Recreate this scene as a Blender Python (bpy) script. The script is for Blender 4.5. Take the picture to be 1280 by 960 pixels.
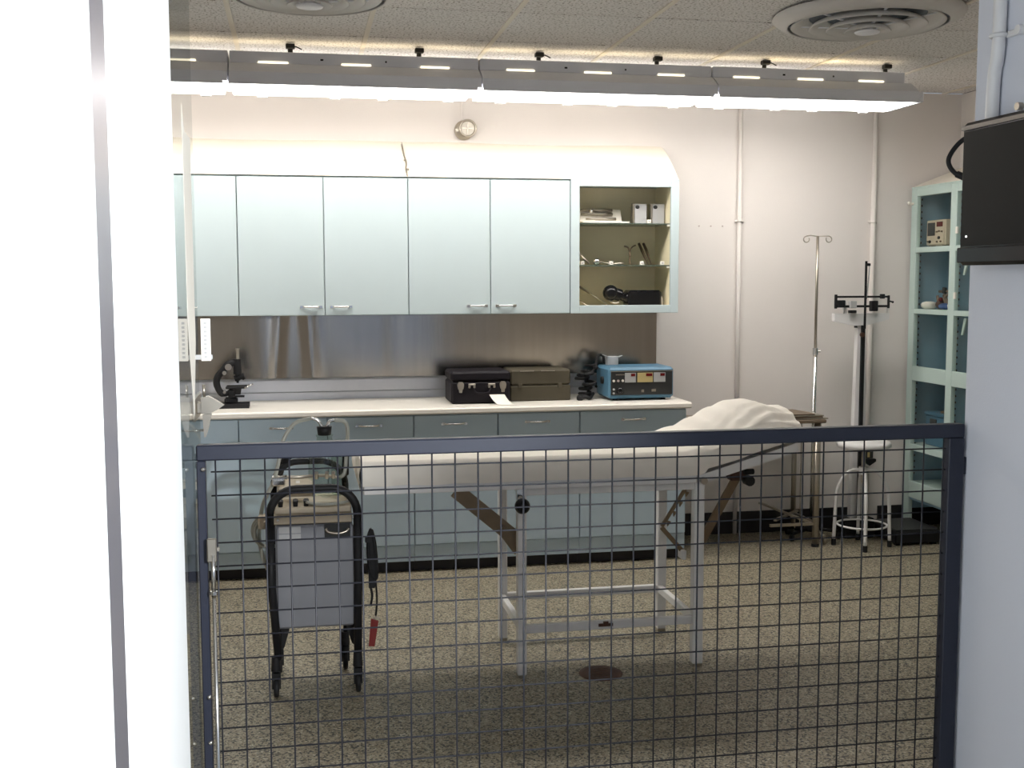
import bpy, math, random
from mathutils import Vector, Matrix, noise
random.seed(7)
S = bpy.context.scene
for o in list(bpy.data.objects): bpy.data.objects.remove(o)

# ---------------------------------------------------------------- camera
YAW, PITCH, ROLL, F, EYE = 0.18487, 0.09167, -0.00252, 1430.06, 1.5845
fw = Vector((math.sin(YAW)*math.cos(PITCH), math.cos(YAW)*math.cos(PITCH), -math.sin(PITCH)))
rt = Vector((math.cos(YAW), -math.sin(YAW), 0)); up = rt.cross(fw)
r2 = math.cos(ROLL)*rt + math.sin(ROLL)*up; u2 = -math.sin(ROLL)*rt + math.cos(ROLL)*up
cd = bpy.data.cameras.new('camera'); cam = bpy.data.objects.new('camera', cd); S.collection.objects.link(cam)
cam.matrix_world = Matrix(((r2.x, u2.x, -fw.x, 0), (r2.y, u2.y, -fw.y, 0), (r2.z, u2.z, -fw.z, EYE), (0, 0, 0, 1)))
cd.sensor_width = 36; cd.lens = F/1280*36; cd.clip_start = .05; S.camera = cam

# ---------------------------------------------------------------- world, lamps, exposure
w = bpy.data.worlds.new('world'); S.world = w; w.use_nodes = True
w.node_tree.nodes['Background'].inputs[0].default_value = (.60, .74, 1.0, 1)
w.node_tree.nodes['Background'].inputs[1].default_value = .62
LAMP = 13.0          # ceiling light lens
SLOT = 2.2
def spot(name, loc, target, power, color, size, r=.05):
    l = bpy.data.lights.new(name, 'SPOT'); l.energy = power; l.color = color; l.spot_size = size; l.spot_blend = .6; l.shadow_soft_size = r
    o = bpy.data.objects.new(name, l); S.collection.objects.link(o); o.location = loc
    o.rotation_euler = (Vector(target)-Vector(loc)).to_track_quat('-Z', 'Y').to_euler()
    return o
# added out-of-view spot beside the camera that floods the white partition on the left
spot('partition_fill_spot', (1.15, -.1, 1.95), (-.22, 1.55, 1.32), 560, (.95, .98, 1), math.radians(66))
S.view_settings.view_transform = 'Standard'; S.view_settings.look = 'None'
S.view_settings.exposure = 0.0; S.view_settings.gamma = 1.0
S.view_settings.use_curve_mapping = False

# ---------------------------------------------------------------- materials
def mat(name, col, rough=.5, metal=0, var=0, vs=20, bump=0, bs=80, emit=None, es=0, trans=0, ior=1.45, coat=0, aniso=None):
    m = bpy.data.materials.new(name); m.use_nodes = True; n = m.node_tree.nodes; l = m.node_tree.links
    b = n['Principled BSDF']; b.inputs['Base Color'].default_value = (*col, 1); b.inputs['Roughness'].default_value = rough
    b.inputs['Metallic'].default_value = metal; b.inputs['Transmission Weight'].default_value = trans; b.inputs['IOR'].default_value = ior
    b.inputs['Coat Weight'].default_value = coat
    if emit: b.inputs['Emission Color'].default_value = (*emit, 1); b.inputs['Emission Strength'].default_value = es
    if var or bump:
        tc = n.new('ShaderNodeTexCoord'); mp = n.new('ShaderNodeMapping'); l.new(tc.outputs['Object'], mp.inputs[0])
        if aniso: mp.inputs['Scale'].default_value = aniso
    if var:
        t = n.new('ShaderNodeTexNoise'); t.inputs['Scale'].default_value = vs; t.inputs['Detail'].default_value = 4; l.new(mp.outputs[0], t.inputs[0])
        x = n.new('ShaderNodeMix'); x.data_type = 'RGBA'; l.new(t.outputs['Fac'], x.inputs['Factor'])
        x.inputs['A'].default_value = (*[c*(1-var) for c in col], 1); x.inputs['B'].default_value = (*[min(1, c*(1+var)) for c in col], 1)
        l.new(x.outputs['Result'], b.inputs['Base Color'])
    if bump:
        t = n.new('ShaderNodeTexNoise'); t.inputs['Scale'].default_value = bs; t.inputs['Detail'].default_value = 3; l.new(mp.outputs[0], t.inputs[0])
        bp = n.new('ShaderNodeBump'); bp.inputs['Strength'].default_value = bump; bp.inputs['Distance'].default_value = .004
        l.new(t.outputs['Fac'], bp.inputs['Height']); l.new(bp.outputs[0], b.inputs['Normal'])
    return m
def terrazzo():
    m = bpy.data.materials.new('terrazzo'); m.use_nodes = True; n = m.node_tree.nodes; l = m.node_tree.links; b = n['Principled BSDF']
    tc = n.new('ShaderNodeTexCoord')
    v = n.new('ShaderNodeTexVoronoi'); v.inputs['Scale'].default_value = 150; l.new(tc.outputs['Object'], v.inputs[0])
    sp = n.new('ShaderNodeSeparateColor'); l.new(v.outputs['Color'], sp.inputs[0])
    r = n.new('ShaderNodeValToRGB'); r.color_ramp.interpolation = 'CONSTANT'; e = r.color_ramp.elements
    e[0].position = 0; e[0].color = (.035, .033, .028, 1); e[1].position = .20; e[1].color = (.235, .205, .145, 1)
    for p, c in ((.45, (.335, .295, .21, 1)), (.70, (.16, .13, .08, 1)), (.82, (.29, .255, .18, 1)), (.93, (.46, .42, .32, 1))):
        k = e.new(p); k.color = c
    l.new(sp.outputs[0], r.inputs[0])
    t = n.new('ShaderNodeTexNoise'); t.inputs['Scale'].default_value = 260; t.inputs['Detail'].default_value = 2; l.new(tc.outputs['Object'], t.inputs[0])
    x = n.new('ShaderNodeMix'); x.data_type = 'RGBA'; x.blend_type = 'OVERLAY'; x.inputs['Factor'].default_value = .5
    l.new(r.outputs[0], x.inputs['A']); l.new(t.outputs['Fac'], x.inputs['B']); l.new(x.outputs['Result'], b.inputs['Base Color'])
    b.inputs['Roughness'].default_value = .45
    return m
def acoustic():
    m = bpy.data.materials.new('acoustic_tile'); m.use_nodes = True; n = m.node_tree.nodes; l = m.node_tree.links; b = n['Principled BSDF']
    tc = n.new('ShaderNodeTexCoord'); v = n.new('ShaderNodeTexNoise'); v.inputs['Scale'].default_value = 90; v.inputs['Detail'].default_value = 3
    l.new(tc.outputs['Object'], v.inputs[0]); r = n.new('ShaderNodeValToRGB'); e = r.color_ramp.elements
    e[0].position = .36; e[0].color = (.34, .31, .28, 1); e[1].position = .46; e[1].color = (.80, .775, .76, 1); l.new(v.outputs['Fac'], r.inputs[0])
    l.new(r.outputs[0], b.inputs['Base Color']); b.inputs['Roughness'].default_value = .95
    return m
def thin_glass(name, tint=(1, 1, 1), ior=1.45):
    m = bpy.data.materials.new(name); m.use_nodes = True; n = m.node_tree.nodes; l = m.node_tree.links; n.clear()
    o = n.new('ShaderNodeOutputMaterial'); x = n.new('ShaderNodeMixShader'); t = n.new('ShaderNodeBsdfTransparent'); g = n.new('ShaderNodeBsdfGlossy'); f = n.new('ShaderNodeFresnel')
    t.inputs[0].default_value = (*tint, 1); g.inputs['Roughness'].default_value = .03; f.inputs[0].default_value = ior
    gm = n.new('ShaderNodeNewGeometry'); ma_ = n.new('ShaderNodeMath'); ma_.operation = 'SUBTRACT'; ma_.inputs[0].default_value = 1; l.new(gm.outputs['Backfacing'], ma_.inputs[1])
    mb_ = n.new('ShaderNodeMath'); mb_.operation = 'MULTIPLY'; l.new(f.outputs[0], mb_.inputs[0]); l.new(ma_.outputs[0], mb_.inputs[1]); l.new(mb_.outputs[0], x.inputs[0]); l.new(t.outputs[0], x.inputs[1]); l.new(g.outputs[0], x.inputs[2]); l.new(x.outputs[0], o.inputs[0])
    return m
M = dict(
 wall=mat('wall_paint', (.78, .735, .70), .75, var=.03, vs=3, bump=.15, bs=160),
 passage=mat('passage_paint', (.66, .68, .74), .8, var=.02, vs=4, bump=.1, bs=200),
 partition=mat('gloss_white_partition', (.93, .95, .95), .5, var=.01, vs=3),
 seam=mat('aluminium_seam', (.33, .32, .36), .35, .7, var=.04, vs=300),
 tile=acoustic(), tbar=mat('tbar_paint', (.78, .72, .63), .5, var=.03), dark=mat('dark_void', (.05, .045, .04), .9, var=.1),
 floor=terrazzo(), aqua=mat('aqua_enamel', (.50, .585, .60), .38, var=.02, vs=6, coat=.15),
 aqua_low=mat('aqua_enamel_base_units', (.46, .57, .65), .42, var=.02, vs=6),
 soffit=mat('cream_soffit', (.90, .85, .74), .7, var=.02, vs=6), cream=mat('cream_lining', (.92, .82, .58), .6, var=.04, vs=8),
 counter=mat('counter_laminate', (.74, .70, .63), .35, var=.03, vs=30), curb=mat('steel_curb', (.55, .56, .60), .35, .75, var=.04),
 steel=mat('brushed_steel', (.42, .385, .34), .19, 1, var=.10, vs=30, aniso=(1, 1, .03), bump=.12, bs=18),
 chrome=mat('chrome', (.75, .74, .72), .15, 1, var=.03), oldchrome=mat('worn_chrome', (.42, .38, .32), .3, .9, var=.1, vs=25),
 black=mat('black_rubber', (.012, .012, .013), .55, var=.1), gloss=mat('black_gloss', (.01, .01, .011), .12, var=.1),
 baseb=mat('black_baseboard', (.012, .010, .011), .5, var=.1), navy=mat('gate_paint', (.017, .020, .034), .45, var=.1, vs=60),
 gatewire=mat('gate_wire', (.020, .021, .028), .45, .1, var=.1), white=mat('white_enamel', (.74, .73, .72), .35, var=.03, vs=20),
 sheet=mat('cotton_sheet', (.88, .83, .75), .85, var=.03, vs=12, bump=.25, bs=11), greymetal=mat('grey_cart_panel', (.21, .215, .235), .5, var=.05, vs=9),
 beige=mat('beige_plastic', (.58, .50, .38), .5, var=.04), brass=mat('bronze_brown', (.20, .145, .09), .45, .5, var=.2, vs=20),
 housing=mat('lamp_housing', (.86, .87, .92), .5, var=.02), holder=mat('duct_white', (.68, .66, .64), .45, var=.03),
 lens=mat('lamp_lens', (.9, .9, .9), .5, emit=(1, .955, .905), es=LAMP, var=.01), slot=mat('lamp_slot', (.9, .85, .7), .5, emit=(1, .86, .6), es=SLOT, var=.01),
 blue=mat('blue_enamel', (.075, .18, .27), .4, var=.05), panel=mat('charcoal_face', (.035, .036, .036), .4, var=.1),
 silver=mat('silver_face', (.42, .42, .42), .4, var=.05), yellow=mat('yellow_face', (.50, .40, .18), .5, var=.05), redw=mat('red_window', (.12, .008, .008), .2, var=.1),
 olive=mat('olive_case', (.075, .065, .045), .6, var=.15, vs=12), leather=mat('black_leatherette', (.012, .010, .013), .5, bump=.3, bs=300, var=.1),
 paper=mat('paper', (.80, .76, .68), .8, var=.02), grey=mat('grey_plastic', (.42, .42, .42), .5, var=.04), red=mat('red_tag', (.20, .020, .017), .5, var=.1),
 drain=mat('rusty_drain', (.085, .042, .028), .6, .3, var=.3, vs=40), teal=mat('teal_lining', (.26, .42, .52), .6, var=.08, vs=8), mint=mat('mint_enamel', (.50, .62, .58), .4, var=.03, vs=10),
 glass=thin_glass('clear_glass', (.97, .98, .97)), pane=thin_glass('clear_screen', (.90, .93, .93)), tube=mat('vinyl_tube', (.50, .50, .44), .3, trans=.5, var=.03),
 bottle=thin_glass('bottle_glass', (.80, .85, .82), 1.5), screen=mat('tv_screen', (.012, .011, .010), .45, var=.05), bezel=mat('tv_trim', (.16, .14, .12), .3, .4, var=.05),
 led=mat('led', (1, 1, 1), .5, emit=(1, 1, 1), es=3, var=.01), brownw=mat('brown_laminate', (.17, .125, .085), .5, var=.15, vs=20),
 pink=mat('pink_tray', (.45, .36, .34), .5, var=.1), bluecloth=mat('blue_cloth', (.06, .12, .30), .8, var=.1), duct=mat('duct_interior', (.16, .19, .24), .6, var=.1),
)

for k, v in (('screen', .12), ('gloss', .3), ('leather', .2), ('olive', .2), ('black', .3), ('panel', .25)): M[k].node_tree.nodes['Principled BSDF'].inputs['Specular IOR Level'].default_value = v
# ---------------------------------------------------------------- mesh builder
class MB:
    def __init__(s): s.v = []; s.f = []; s.sm = []
    def add(s, vs, fs, smooth=False):
        b = len(s.v); s.v += [tuple(v) for v in vs]; s.f += [tuple(b+i for i in f) for f in fs]; s.sm += [smooth]*len(fs); return s
    def box(s, x0, x1, y0, y1, z0, z1, c=0, rz=0):
        if x0 > x1: x0, x1 = x1, x0
        if y0 > y1: y0, y1 = y1, y0
        if z0 > z1: z0, z1 = z1, z0
        c = min(c, (x1-x0)*.49, (y1-y0)*.49, (z1-z0)*.49)
        if c <= 0:
            vs = [(x, y, z) for z in (z0, z1) for y in (y0, y1) for x in (x0, x1)]
            fs = [(0, 2, 3, 1), (4, 5, 7, 6), (0, 1, 5, 4), (2, 6, 7, 3), (0, 4, 6, 2), (1, 3, 7, 5)]
        else:   # chamfered on every edge
            vs = []; idx = {}
            for ix, X in enumerate((x0, x1)):
                for iy, Y in enumerate((y0, y1)):
                    for iz, Z in enumerate((z0, z1)):
                        sx, sy, sz = (1, -1)[ix], (1, -1)[iy], (1, -1)[iz]
                        for a, d in enumerate(((0, c*sy, c*sz), (c*sx, 0, c*sz), (c*sx, c*sy, 0))):
                            idx[ix, iy, iz, a] = len(vs); vs.append((X+d[0], Y+d[1], Z+d[2]))
            fs = []
            for k in (0, 1):
                q = [(0, 0), (1, 0), (1, 1), (0, 1)]
                A = [idx[k, a, b, 0] for a, b in q]; B = [idx[a, k, b, 1] for a, b in q]; C = [idx[a, b, k, 2] for a, b in q]
                fs += [A if k else A[::-1], B[::-1] if k else B, C if k else C[::-1]]
            for a in (0, 1):
                for b in (0, 1):
                    e = [idx[0, a, b, 1], idx[1, a, b, 1], idx[1, a, b, 2], idx[0, a, b, 2]]; fs.append(e if a != b else e[::-1])
                    e = [idx[a, 0, b, 0], idx[a, 1, b, 0], idx[a, 1, b, 2], idx[a, 0, b, 2]]; fs.append(e[::-1] if a != b else e)
                    e = [idx[a, b, 0, 0], idx[a, b, 1, 0], idx[a, b, 1, 1], idx[a, b, 0, 1]]; fs.append(e if a != b else e[::-1])
                    for d in (0, 1):
                        t = [idx[a, b, d, 0], idx[a, b, d, 1], idx[a, b, d, 2]]; fs.append(t if (a+b+d) % 2 else t[::-1])
        if rz:
            cx, cy = (x0+x1)/2, (y0+y1)/2; co, si = math.cos(rz), math.sin(rz)
            vs = [(cx+(x-cx)*co-(y-cy)*si, cy+(x-cx)*si+(y-cy)*co, z) for x, y, z in vs]
        return s.add(vs, fs)
    def tube(s, pts, r, n=10, caps=True, closed=False):
        P = [Vector(p) for p in pts]; k = len(P); R = r if hasattr(r, '__len__') else [r]*k; vs = []; nrm = None
        for i, p in enumerate(P):
            if closed: t = P[(i+1) % k]-P[i-1]
            else: t = P[min(i+1, k-1)]-P[max(i-1, 0)]
            t = t.normalized() if t.length > 1e-9 else Vector((0, 0, 1))
            if nrm is None: nrm = t.orthogonal().normalized()
            else:
                nrm = nrm-t*nrm.dot(t); nrm = nrm.normalized() if nrm.length > 1e-6 else t.orthogonal().normalized()
            b = t.cross(nrm)
            for j in range(n):
                a = 2*math.pi*j/n; vs.append(p+(nrm*math.cos(a)+b*math.sin(a))*R[i])
        fs = []
        for i in range(k if closed else k-1):
            i2 = (i+1) % k
            for j in range(n): fs.append((i*n+j, i*n+(j+1) % n, i2*n+(j+1) % n, i2*n+j))
        s.add(vs, fs, True)
        if caps and not closed:
            b = len(s.v)-len(vs); s.f += [tuple(b+j for j in range(n))[::-1], tuple(b+(k-1)*n+j for j in range(n))]; s.sm += [False]*2
        return s
    def lathe(s, o, prof, n=28, axis=(0, 0, 1), smooth=True):
        a = Vector(axis).normalized(); e1 = a.orthogonal().normalized(); e2 = a.cross(e1); O = Vector(o); vs = []
        for r, h in prof:
            for j in range(n):
                t = 2*math.pi*j/n; vs.append(O+a*h+(e1*math.cos(t)+e2*math.sin(t))*r)
        fs = [(i*n+j, i*n+(j+1) % n, (i+1)*n+(j+1) % n, (i+1)*n+j) for i in range(len(prof)-1) for j in range(n)]
        return s.add(vs, fs, smooth)
    def cyl(s, p, q, r, n=16, r2=None):
        p = Vector(p); q = Vector(q); L = (q-p).length
        return s.lathe(p, [(0, 0), (r, 0)], n, q-p, False).lathe(p, [(r, 0), (r2 or r, L)], n, q-p).lathe(p, [(r2 or r, L), (0, L)], n, q-p, False)
    def ball(s, c, r, n=18, sc=(1, 1, 1)):
        b = len(s.v); s.lathe(c, [(r*math.sin(math.pi*i/10)+1e-5, -r*math.cos(math.pi*i/10)) for i in range(11)], n)
        s.v[b:] = [tuple(c[k]+(v[k]-c[k])*sc[k] for k in range(3)) for v in s.v[b:]]; return s
    def prism(s, poly, axis, a, b):   # poly in the two other axes, extruded from a to b
        def P(u, v, t): return {'x': (t, u, v), 'y': (u, t, v), 'z': (u, v, t)}[axis]
        n = len(poly); vs = [P(*p, a) for p in poly]+[P(*p, b) for p in poly]
        fs = [tuple(range(n)), tuple(range(2*n-1, n-1, -1))]+[(i, i+n, (i+1) % n+n, (i+1) % n) for i in range(n)]
        return s.add(vs, fs)
    def bar(s, p, q, wd, th, side=(0, 1, 0)):   # flat bar between two points
        p = Vector(p); q = Vector(q); d = (q-p).normalized(); a = Vector(side); a = (a-d*a.dot(d)).normalized(); b = d.cross(a)
        vs = [pt+a*(i*th/2)+b*(j*wd/2) for pt in (p, q) for i, j in ((-1, -1), (1, -1), (1, 1), (-1, 1))]
        return s.add(vs, [(0, 1, 2, 3), (7, 6, 5, 4), (0, 4, 5, 1), (1, 5, 6, 2), (2, 6, 7, 3), (3, 7, 4, 0)])
    def grid(s, fn, nu, nv, smooth=True):
        vs = [fn(i/nu, j/nv) for i in range(nu+1) for j in range(nv+1)]
        fs = [(i*(nv+1)+j, (i+1)*(nv+1)+j, (i+1)*(nv+1)+j+1, i*(nv+1)+j+1) for i in range(nu) for j in range(nv)]
        return s.add(vs, fs, smooth)
    def build(s, name, m, parent=None, org=None):
        off = Vector((0, 0, 0))
        if parent:
            r = parent
            while r.parent: r = r.parent
            off = r.location
        elif org is not None: off = Vector(org)
        me = bpy.data.meshes.new(name); me.from_pydata([Vector(v)-off for v in s.v], [], s.f); me.materials.append(M[m] if isinstance(m, str) else m)
        me.polygons.foreach_set('use_smooth', s.sm); me.update()
        o = bpy.data.objects.new(name, me); S.collection.objects.link(o)
        if parent: o.parent = parent
        elif org is not None: o.location = org
        return o
def tag(o, label=None, cat=None, group=None, kind=None):
    for k, v in (('label', label), ('category', cat), ('group', group), ('kind', kind)):
        if v: o[k] = v
    return o
def thing(name, loc, label, cat, group=None):
    o = bpy.data.objects.new(name, None); o.empty_display_size = .05; S.collection.objects.link(o); o.location = loc
    return tag(o, label, cat, group)
def B(*a, **k): return MB().box(*a, **k)
def struct(name, mb, m, parent=None):
    o = mb.build(name, m, parent)
    if not parent: o['kind'] = 'structure'
    return o
def arc(c, r, a0, a1, n, ax='xz'):
    out = []
    for i in range(n+1):
        a = math.radians(a0+(a1-a0)*i/n); u, v = r*math.cos(a), r*math.sin(a)
        out.append({'xz': (c[0]+u, c[1], c[2]+v), 'xy': (c[0]+u, c[1]+v, c[2]), 'yz': (c[0], c[1]+u, c[2]+v)}[ax])
    return out
def spline(pts, n=8):
    P = [Vector(p) for p in pts]; P = [P[0]*2-P[1]]+P+[P[-1]*2-P[-2]]; out = []
    for i in range(1, len(P)-2):
        for k in range(n):
            t = k/n; a, b, c, d = P[i-1:i+3]
            out.append(.5*((2*b)+(c-a)*t+(2*a-5*b+4*c-d)*t*t+(3*b-a-3*c+d)*t**3))
    return out+[P[-2]]

# ---------------------------------------------------------------- the room
CZ, YW, XL, XR = 2.729, 6.662, -2.3, 4.12
YN = 2.18       # near side of the room, left of the opening
PR = 1.556      # passage right wall
struct('floor', B(XL-.1, XR+.1, -1.2, YW+.1, -.06, 0), 'floor')
struct('wall_back', B(XL-.1, XR+.1, YW, YW+.1, 0, CZ), 'wall')
struct('wall_room_right', B(XR, XR+.1, 2.3, YW, 0, CZ), 'wall')
struct('wall_room_left', B(XL-.1, XL, 2.0, YW, 0, CZ), 'wall')
struct('wall_front_left', B(XL, -.30, 2.05, YN, 0, CZ), 'wall')
struct('wall_front_right', B(PR+.10, XR, 2.34, 2.46, 0, CZ), 'wall')
struct('wall_right', B(PR, PR+.10, -1.2, 2.465, 0, CZ, c=.006), 'passage')
wl = struct('wall_left', MB().box(-.30, -.2165, -1.2, 1.338, 0, CZ).box(-.30, -.2165, 1.440, YN, 0, CZ).box(-.30, -.24, 1.338, 1.440, 0, CZ), 'partition')
tag(B(-.24, -.2167, 1.339, 1.439, 0.001, CZ-.001).build('seam_strip', 'seam', wl), 'grey metal seam strip')
# ceiling : slab, lay-in tiles, tee bars
ceil = struct('ceiling', B(XL-.1, XR+.1, -1.2, YW+.1, CZ+.02, CZ+.1), 'dark')
T = .6083; X0 = -.266; Y0 = 4.975
xs = [XL]+[X0+i*T for i in range(-3, 8) if XL+.05 < X0+i*T < XR-.05]+[XR]
ys = [YN]+[Y0+j*T for j in range(-4, 3) if YN+.1 < Y0+j*T < YW-.05]+[YW]
cache = {}
for i in range(len(xs)-1):
    for j in range(len(ys)-1):
        a, b, c, d = xs[i]+.004, xs[i+1]-.004, ys[j]+.005, ys[j+1]-.005
        key = (round(b-a, 3), round(d-c, 3))
        if key not in cache:
            q = B(-(b-a)/2, (b-a)/2, -(d-c)/2, (d-c)/2, 0, .018, c=.003); cache[key] = q.build('ceiling_tile', 'tile', ceil); o = cache[key]
        else:
            o = cache[key].copy(); S.collection.objects.link(o)
        o.location = ((a+b)/2, (c+d)/2, CZ+random.uniform(0, .0015))
for x in xs[1:-1]: B(x-.011, x+.011, YN, YW, CZ-.006, CZ+.001).build('tee_bar', 'tbar', ceil)
struct('trim_1', B(XL, XR, -1.2, 2.05, CZ-.001, CZ+.02), 'wall')['label'] = 'passage ceiling panel'
bb = MB()
struct('baseboard_back', MB().box(2.14, 3.42, YW-.014, YW, 0, .135).box(3.62, XR, YW-.014, YW, 0, .135), 'baseb')

# conduits on the back wall, clips, clock with its cable cover
for x, r, lab in ((2.652, .013, 'thin white vertical conduit on the back wall beside the cabinets'), (3.53, .016, 'thicker white vertical conduit on the back wall behind the weighing scale')):
    t = thing('conduit', (x, YW, 0), lab, 'pipe')
    MB().tube([(x, YW-r-.004, 0), (x, YW-r-.004, CZ)], r, 12).build('pipe', 'wall', t)
    for z in (1.93, .62): MB().box(x-.026, x+.034, YW-.012, YW, z-.008, z+.008, c=.003).tube(arc((x, YW-r-.004, z), r+.003, 0, 360, 14, 'xy')[:-1], .005, 6, closed=True).build('pipe_clip', 'wall', t)
# round wall detector
t = thing('wall_bell', (.978, YW, 2.445), 'small round ringed bell on the back wall above the cabinets', 'bell')
MB().lathe((.965, YW, 2.44), [(0, .03), (.050, .03), (.056, .02), (.056, 0)], 28, (0, -1, 0)).build('back_ring', 'oldchrome', t)
MB().lathe((.982, YW-.03, 2.447), [(.052, 0), (.052, .022), (.046, .026), (.040, .020), (.038, .008)], 28, (0, -1, 0)).build('rim', 'oldchrome', t)
MB().lathe((.982, YW-.03, 2.447), [(.040, .012), (0, .014)], 28, (0, -1, 0)).build('face', 'paper', t)
MB().box(.979, .985, YW-.05, YW-.046, 2.412, 2.482).box(.948, 1.016, YW-.05, YW-.046, 2.444, 2.450).build('cross_bar', 'oldchrome', t)
B(.948, .962, YW-.009, YW-.001, 2.49, CZ-.001, c=.003).build('cable_cover', 'wall', t)
# small stains left on the wall : screw holes
t = thing('picture_hook', (2.40, YW, 1.90), 'row of tiny screw stubs in the back wall left of the thin conduit', 'hook')
for x in (2.40, 2.475, 2.55): MB().cyl((x, YW, 1.90), (x, YW-.006, 1.90), .004, 8).build('screw', 'pink', t)

# ---------------------------------------------------------------- ceiling luminaires
jx = [-1.515, -.299, .905, 2.115, 3.245]
where = ['beside the white partition at far left', 'over the left wall cabinets', 'over the black case on the counter', 'at the free right end of the row']
for i in range(4):
    a, b = jx[i]+.004, jx[i+1]-.004
    t = thing('ceiling_light', ((a+b)/2, 5.78, 2.5), 'long fluorescent light with glowing lens '+where[i], 'ceiling light', 'row of ceiling lights')
    hs = MB().prism([(5.605, 2.512), (5.605, 2.556), (5.652, 2.588), (5.69, 2.610), (5.87, 2.610), (5.905, 2.588), (5.95, 2.558), (5.95, 2.548), (5.93, 2.512)], 'x', a, b)
    if i == 3:
        hs = MB().prism([(5.605, 2.512), (5.605, 2.556), (5.652, 2.588), (5.69, 2.610), (5.87, 2.610), (5.905, 2.588), (5.95, 2.558), (5.95, 2.548), (5.93, 2.512)], 'x', a, b-.02)
        B(b-.02, b+.006, 5.60, 5.955, 2.500, 2.556, c=.006).build('end_cap', 'housing', t)
    hs.build('housing', 'housing', t)
    bx = 3.19 if i == 3 else b
    B(a, bx, 5.70, 5.86, 2.611, 2.668, c=.004).build('rail', 'housing', t)
    MB().box(a, b-.02, 5.60, 5.606, 2.498, 2.512).build('lens_rim', 'housing', t)
    MB().prism([(5.607, 2.499), (5.607, 2.511), (5.931, 2.511), (5.951, 2.546), (5.956, 2.546), (5.956, 2.505), (5.950, 2.499)], 'x', a+.003, b-.03).build('lens', 'lens', t)
    L = bx-a
    for f in (.17, .50, .82):
        B(a+L*f-.07, a+L*f+.07, 5.6965, 5.70, 2.613, 2.621).build('light_slot', 'slot', t)
        B(a+L*f-.19, a+L*f+.19, 5.755, 5.805, 2.669, 2.671).build('uplight_slot', 'slot', t)
    for f in (.12, .42, .62, .9): B(a+L*f-.025, a+L*f+.025, 5.935, 5.963, 2.488, 2.4985, c=.003).build('lens_clip', 'white', t)
    for f in (.36, .365, .62): B(a+L*f-.004, a+L*f+.004, 5.6985, 5.70, 2.632, 2.640).build('screw', 'black', t)
cl = [-.01, .618, 1.226, 1.85, 2.44, 3.13]
for k, x in enumerate(cl):
    t = thing('hanger_clip', (x, 5.80, 2.671), 'small dark clip hanging the light row from the ceiling, %s' % ('first from the left', 'second from the left', 'third from the left', 'third from the right', 'second from the right', 'at the right end')[k], 'clip', 'clips above the light row')
    MB().box(x-.022, x+.022, 5.765, 5.80, 2.700, 2.722, c=.003).build('clip_jaw', 'black', t)
    MB().cyl((x, 5.80, 2.671), (x, 5.80, 2.712), .012, 8).build('clip_stem', 'black', t)
    if k in (0, 2, 4): MB().tube(spline([(x+.01, 5.79, 2.712), (x+.03, 5.775, 2.708), (x+.055, 5.77, 2.695)]), .003, 6).build('wire_tail', 'black', t)

# ---------------------------------------------------------------- round ceiling diffusers
for (cx, cy, r, lab) in ((.07, 4.66, .36, 'round stepped white air diffuser at the top left of the ceiling'), (2.46, 4.725, .402, 'round stepped white air diffuser at the top right of the ceiling')):
    t = thing('air_diffuser', (cx, cy, CZ-.006), lab, 'air vent', 'round ceiling diffusers')
    z = CZ-.007
    MB().lathe((cx, cy, z), [(r, 0), (r+.004, -.008), (r-.02, -.028), (r-.06, -.045), (r-.065, -.04), (r-.03, -.022), (r-.03, 0)], 56).build('outer_ring', 'holder', t)
    MB().lathe((cx, cy, z), [(r-.03, -.001), (0, -.001)], 56).build('throat', 'duct', t)
    for k in range(4):
        ra = (r-.10)*(1-.25*k)+.02; zz = -.040-.010*k
        MB().lathe((cx, cy, z+zz), [(ra-.075, .035), (ra-.02, .012), (ra, -.004), (ra+.004, 0), (ra-.016, .018), (ra-.072, .041)], 56).build('cone_ring', 'holder', t)
    MB().lathe((cx, cy, z-.078), [(0, -.002), (.050, 0), (.055, .006), (.03, .014), (.008, .03)], 32).build('centre_cap', 'housing', t)
    for k in range(6):
        a = math.radians(60*k+20); MB().bar((cx+.05*math.cos(a), cy+.05*math.sin(a), z-.052), (cx+(r-.04)*math.cos(a), cy+(r-.04)*math.sin(a), z-.012), .012, .004, (0, 0, 1)).build('spoke', 'housing', t)

# ---------------------------------------------------------------- handles
def handle(parent, x, y, z, w=.095, name='handle'):
    m = MB().tube(spline([(x-w/2, y+.004, z), (x-w/2+.012, y-.012, z+.001), (x, y-.020, z), (x+w/2-.012, y-.012, z+.001), (x+w/2, y+.004, z)], 5), [.0045]*5+[.0055]*11+[.0045]*5, 8)
    for s in (-1, 1): m.box(x+s*w/2-.012, x+s*w/2+.012, y-.003, y+.0, z-.007, z+.007, c=.001)
    return m.build(name, 'chrome', parent)
# ---------------------------------------------------------------- wall cabinets
CW = .457; cx0 = -.309; ZT, ZB, YC = 2.140, 1.388, 6.322
labs = ['pale aqua wall cabinet at the left edge, partly behind the clear screen', 'pale aqua two-door wall cabinet above the microscope end of the counter', 'pale aqua two-door wall cabinet left of the open instrument display']
for i in range(3):
    a = cx0+(2*i-2)*CW; b = a+2*CW
    t = thing('wall_cabinet', ((a+b)/2, YW, ZB), labs[i], 'cabinet', 'row of aqua wall cabinets')
    B(a+.001, b-.001, YC+.021, YW, ZB, ZT).build('body', 'aqua', t)
    for k in range(2):
        p, q = a+k*CW+.0025, a+(k+1)*CW-.0025
        d = B(p, q, YC, YC+.019, ZB+.002, ZT-.008, c=.002).build('door', 'aqua', t)
        handle(d, (q-.072) if k == 0 else (p+.085), YC, ZB+.047)
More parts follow.
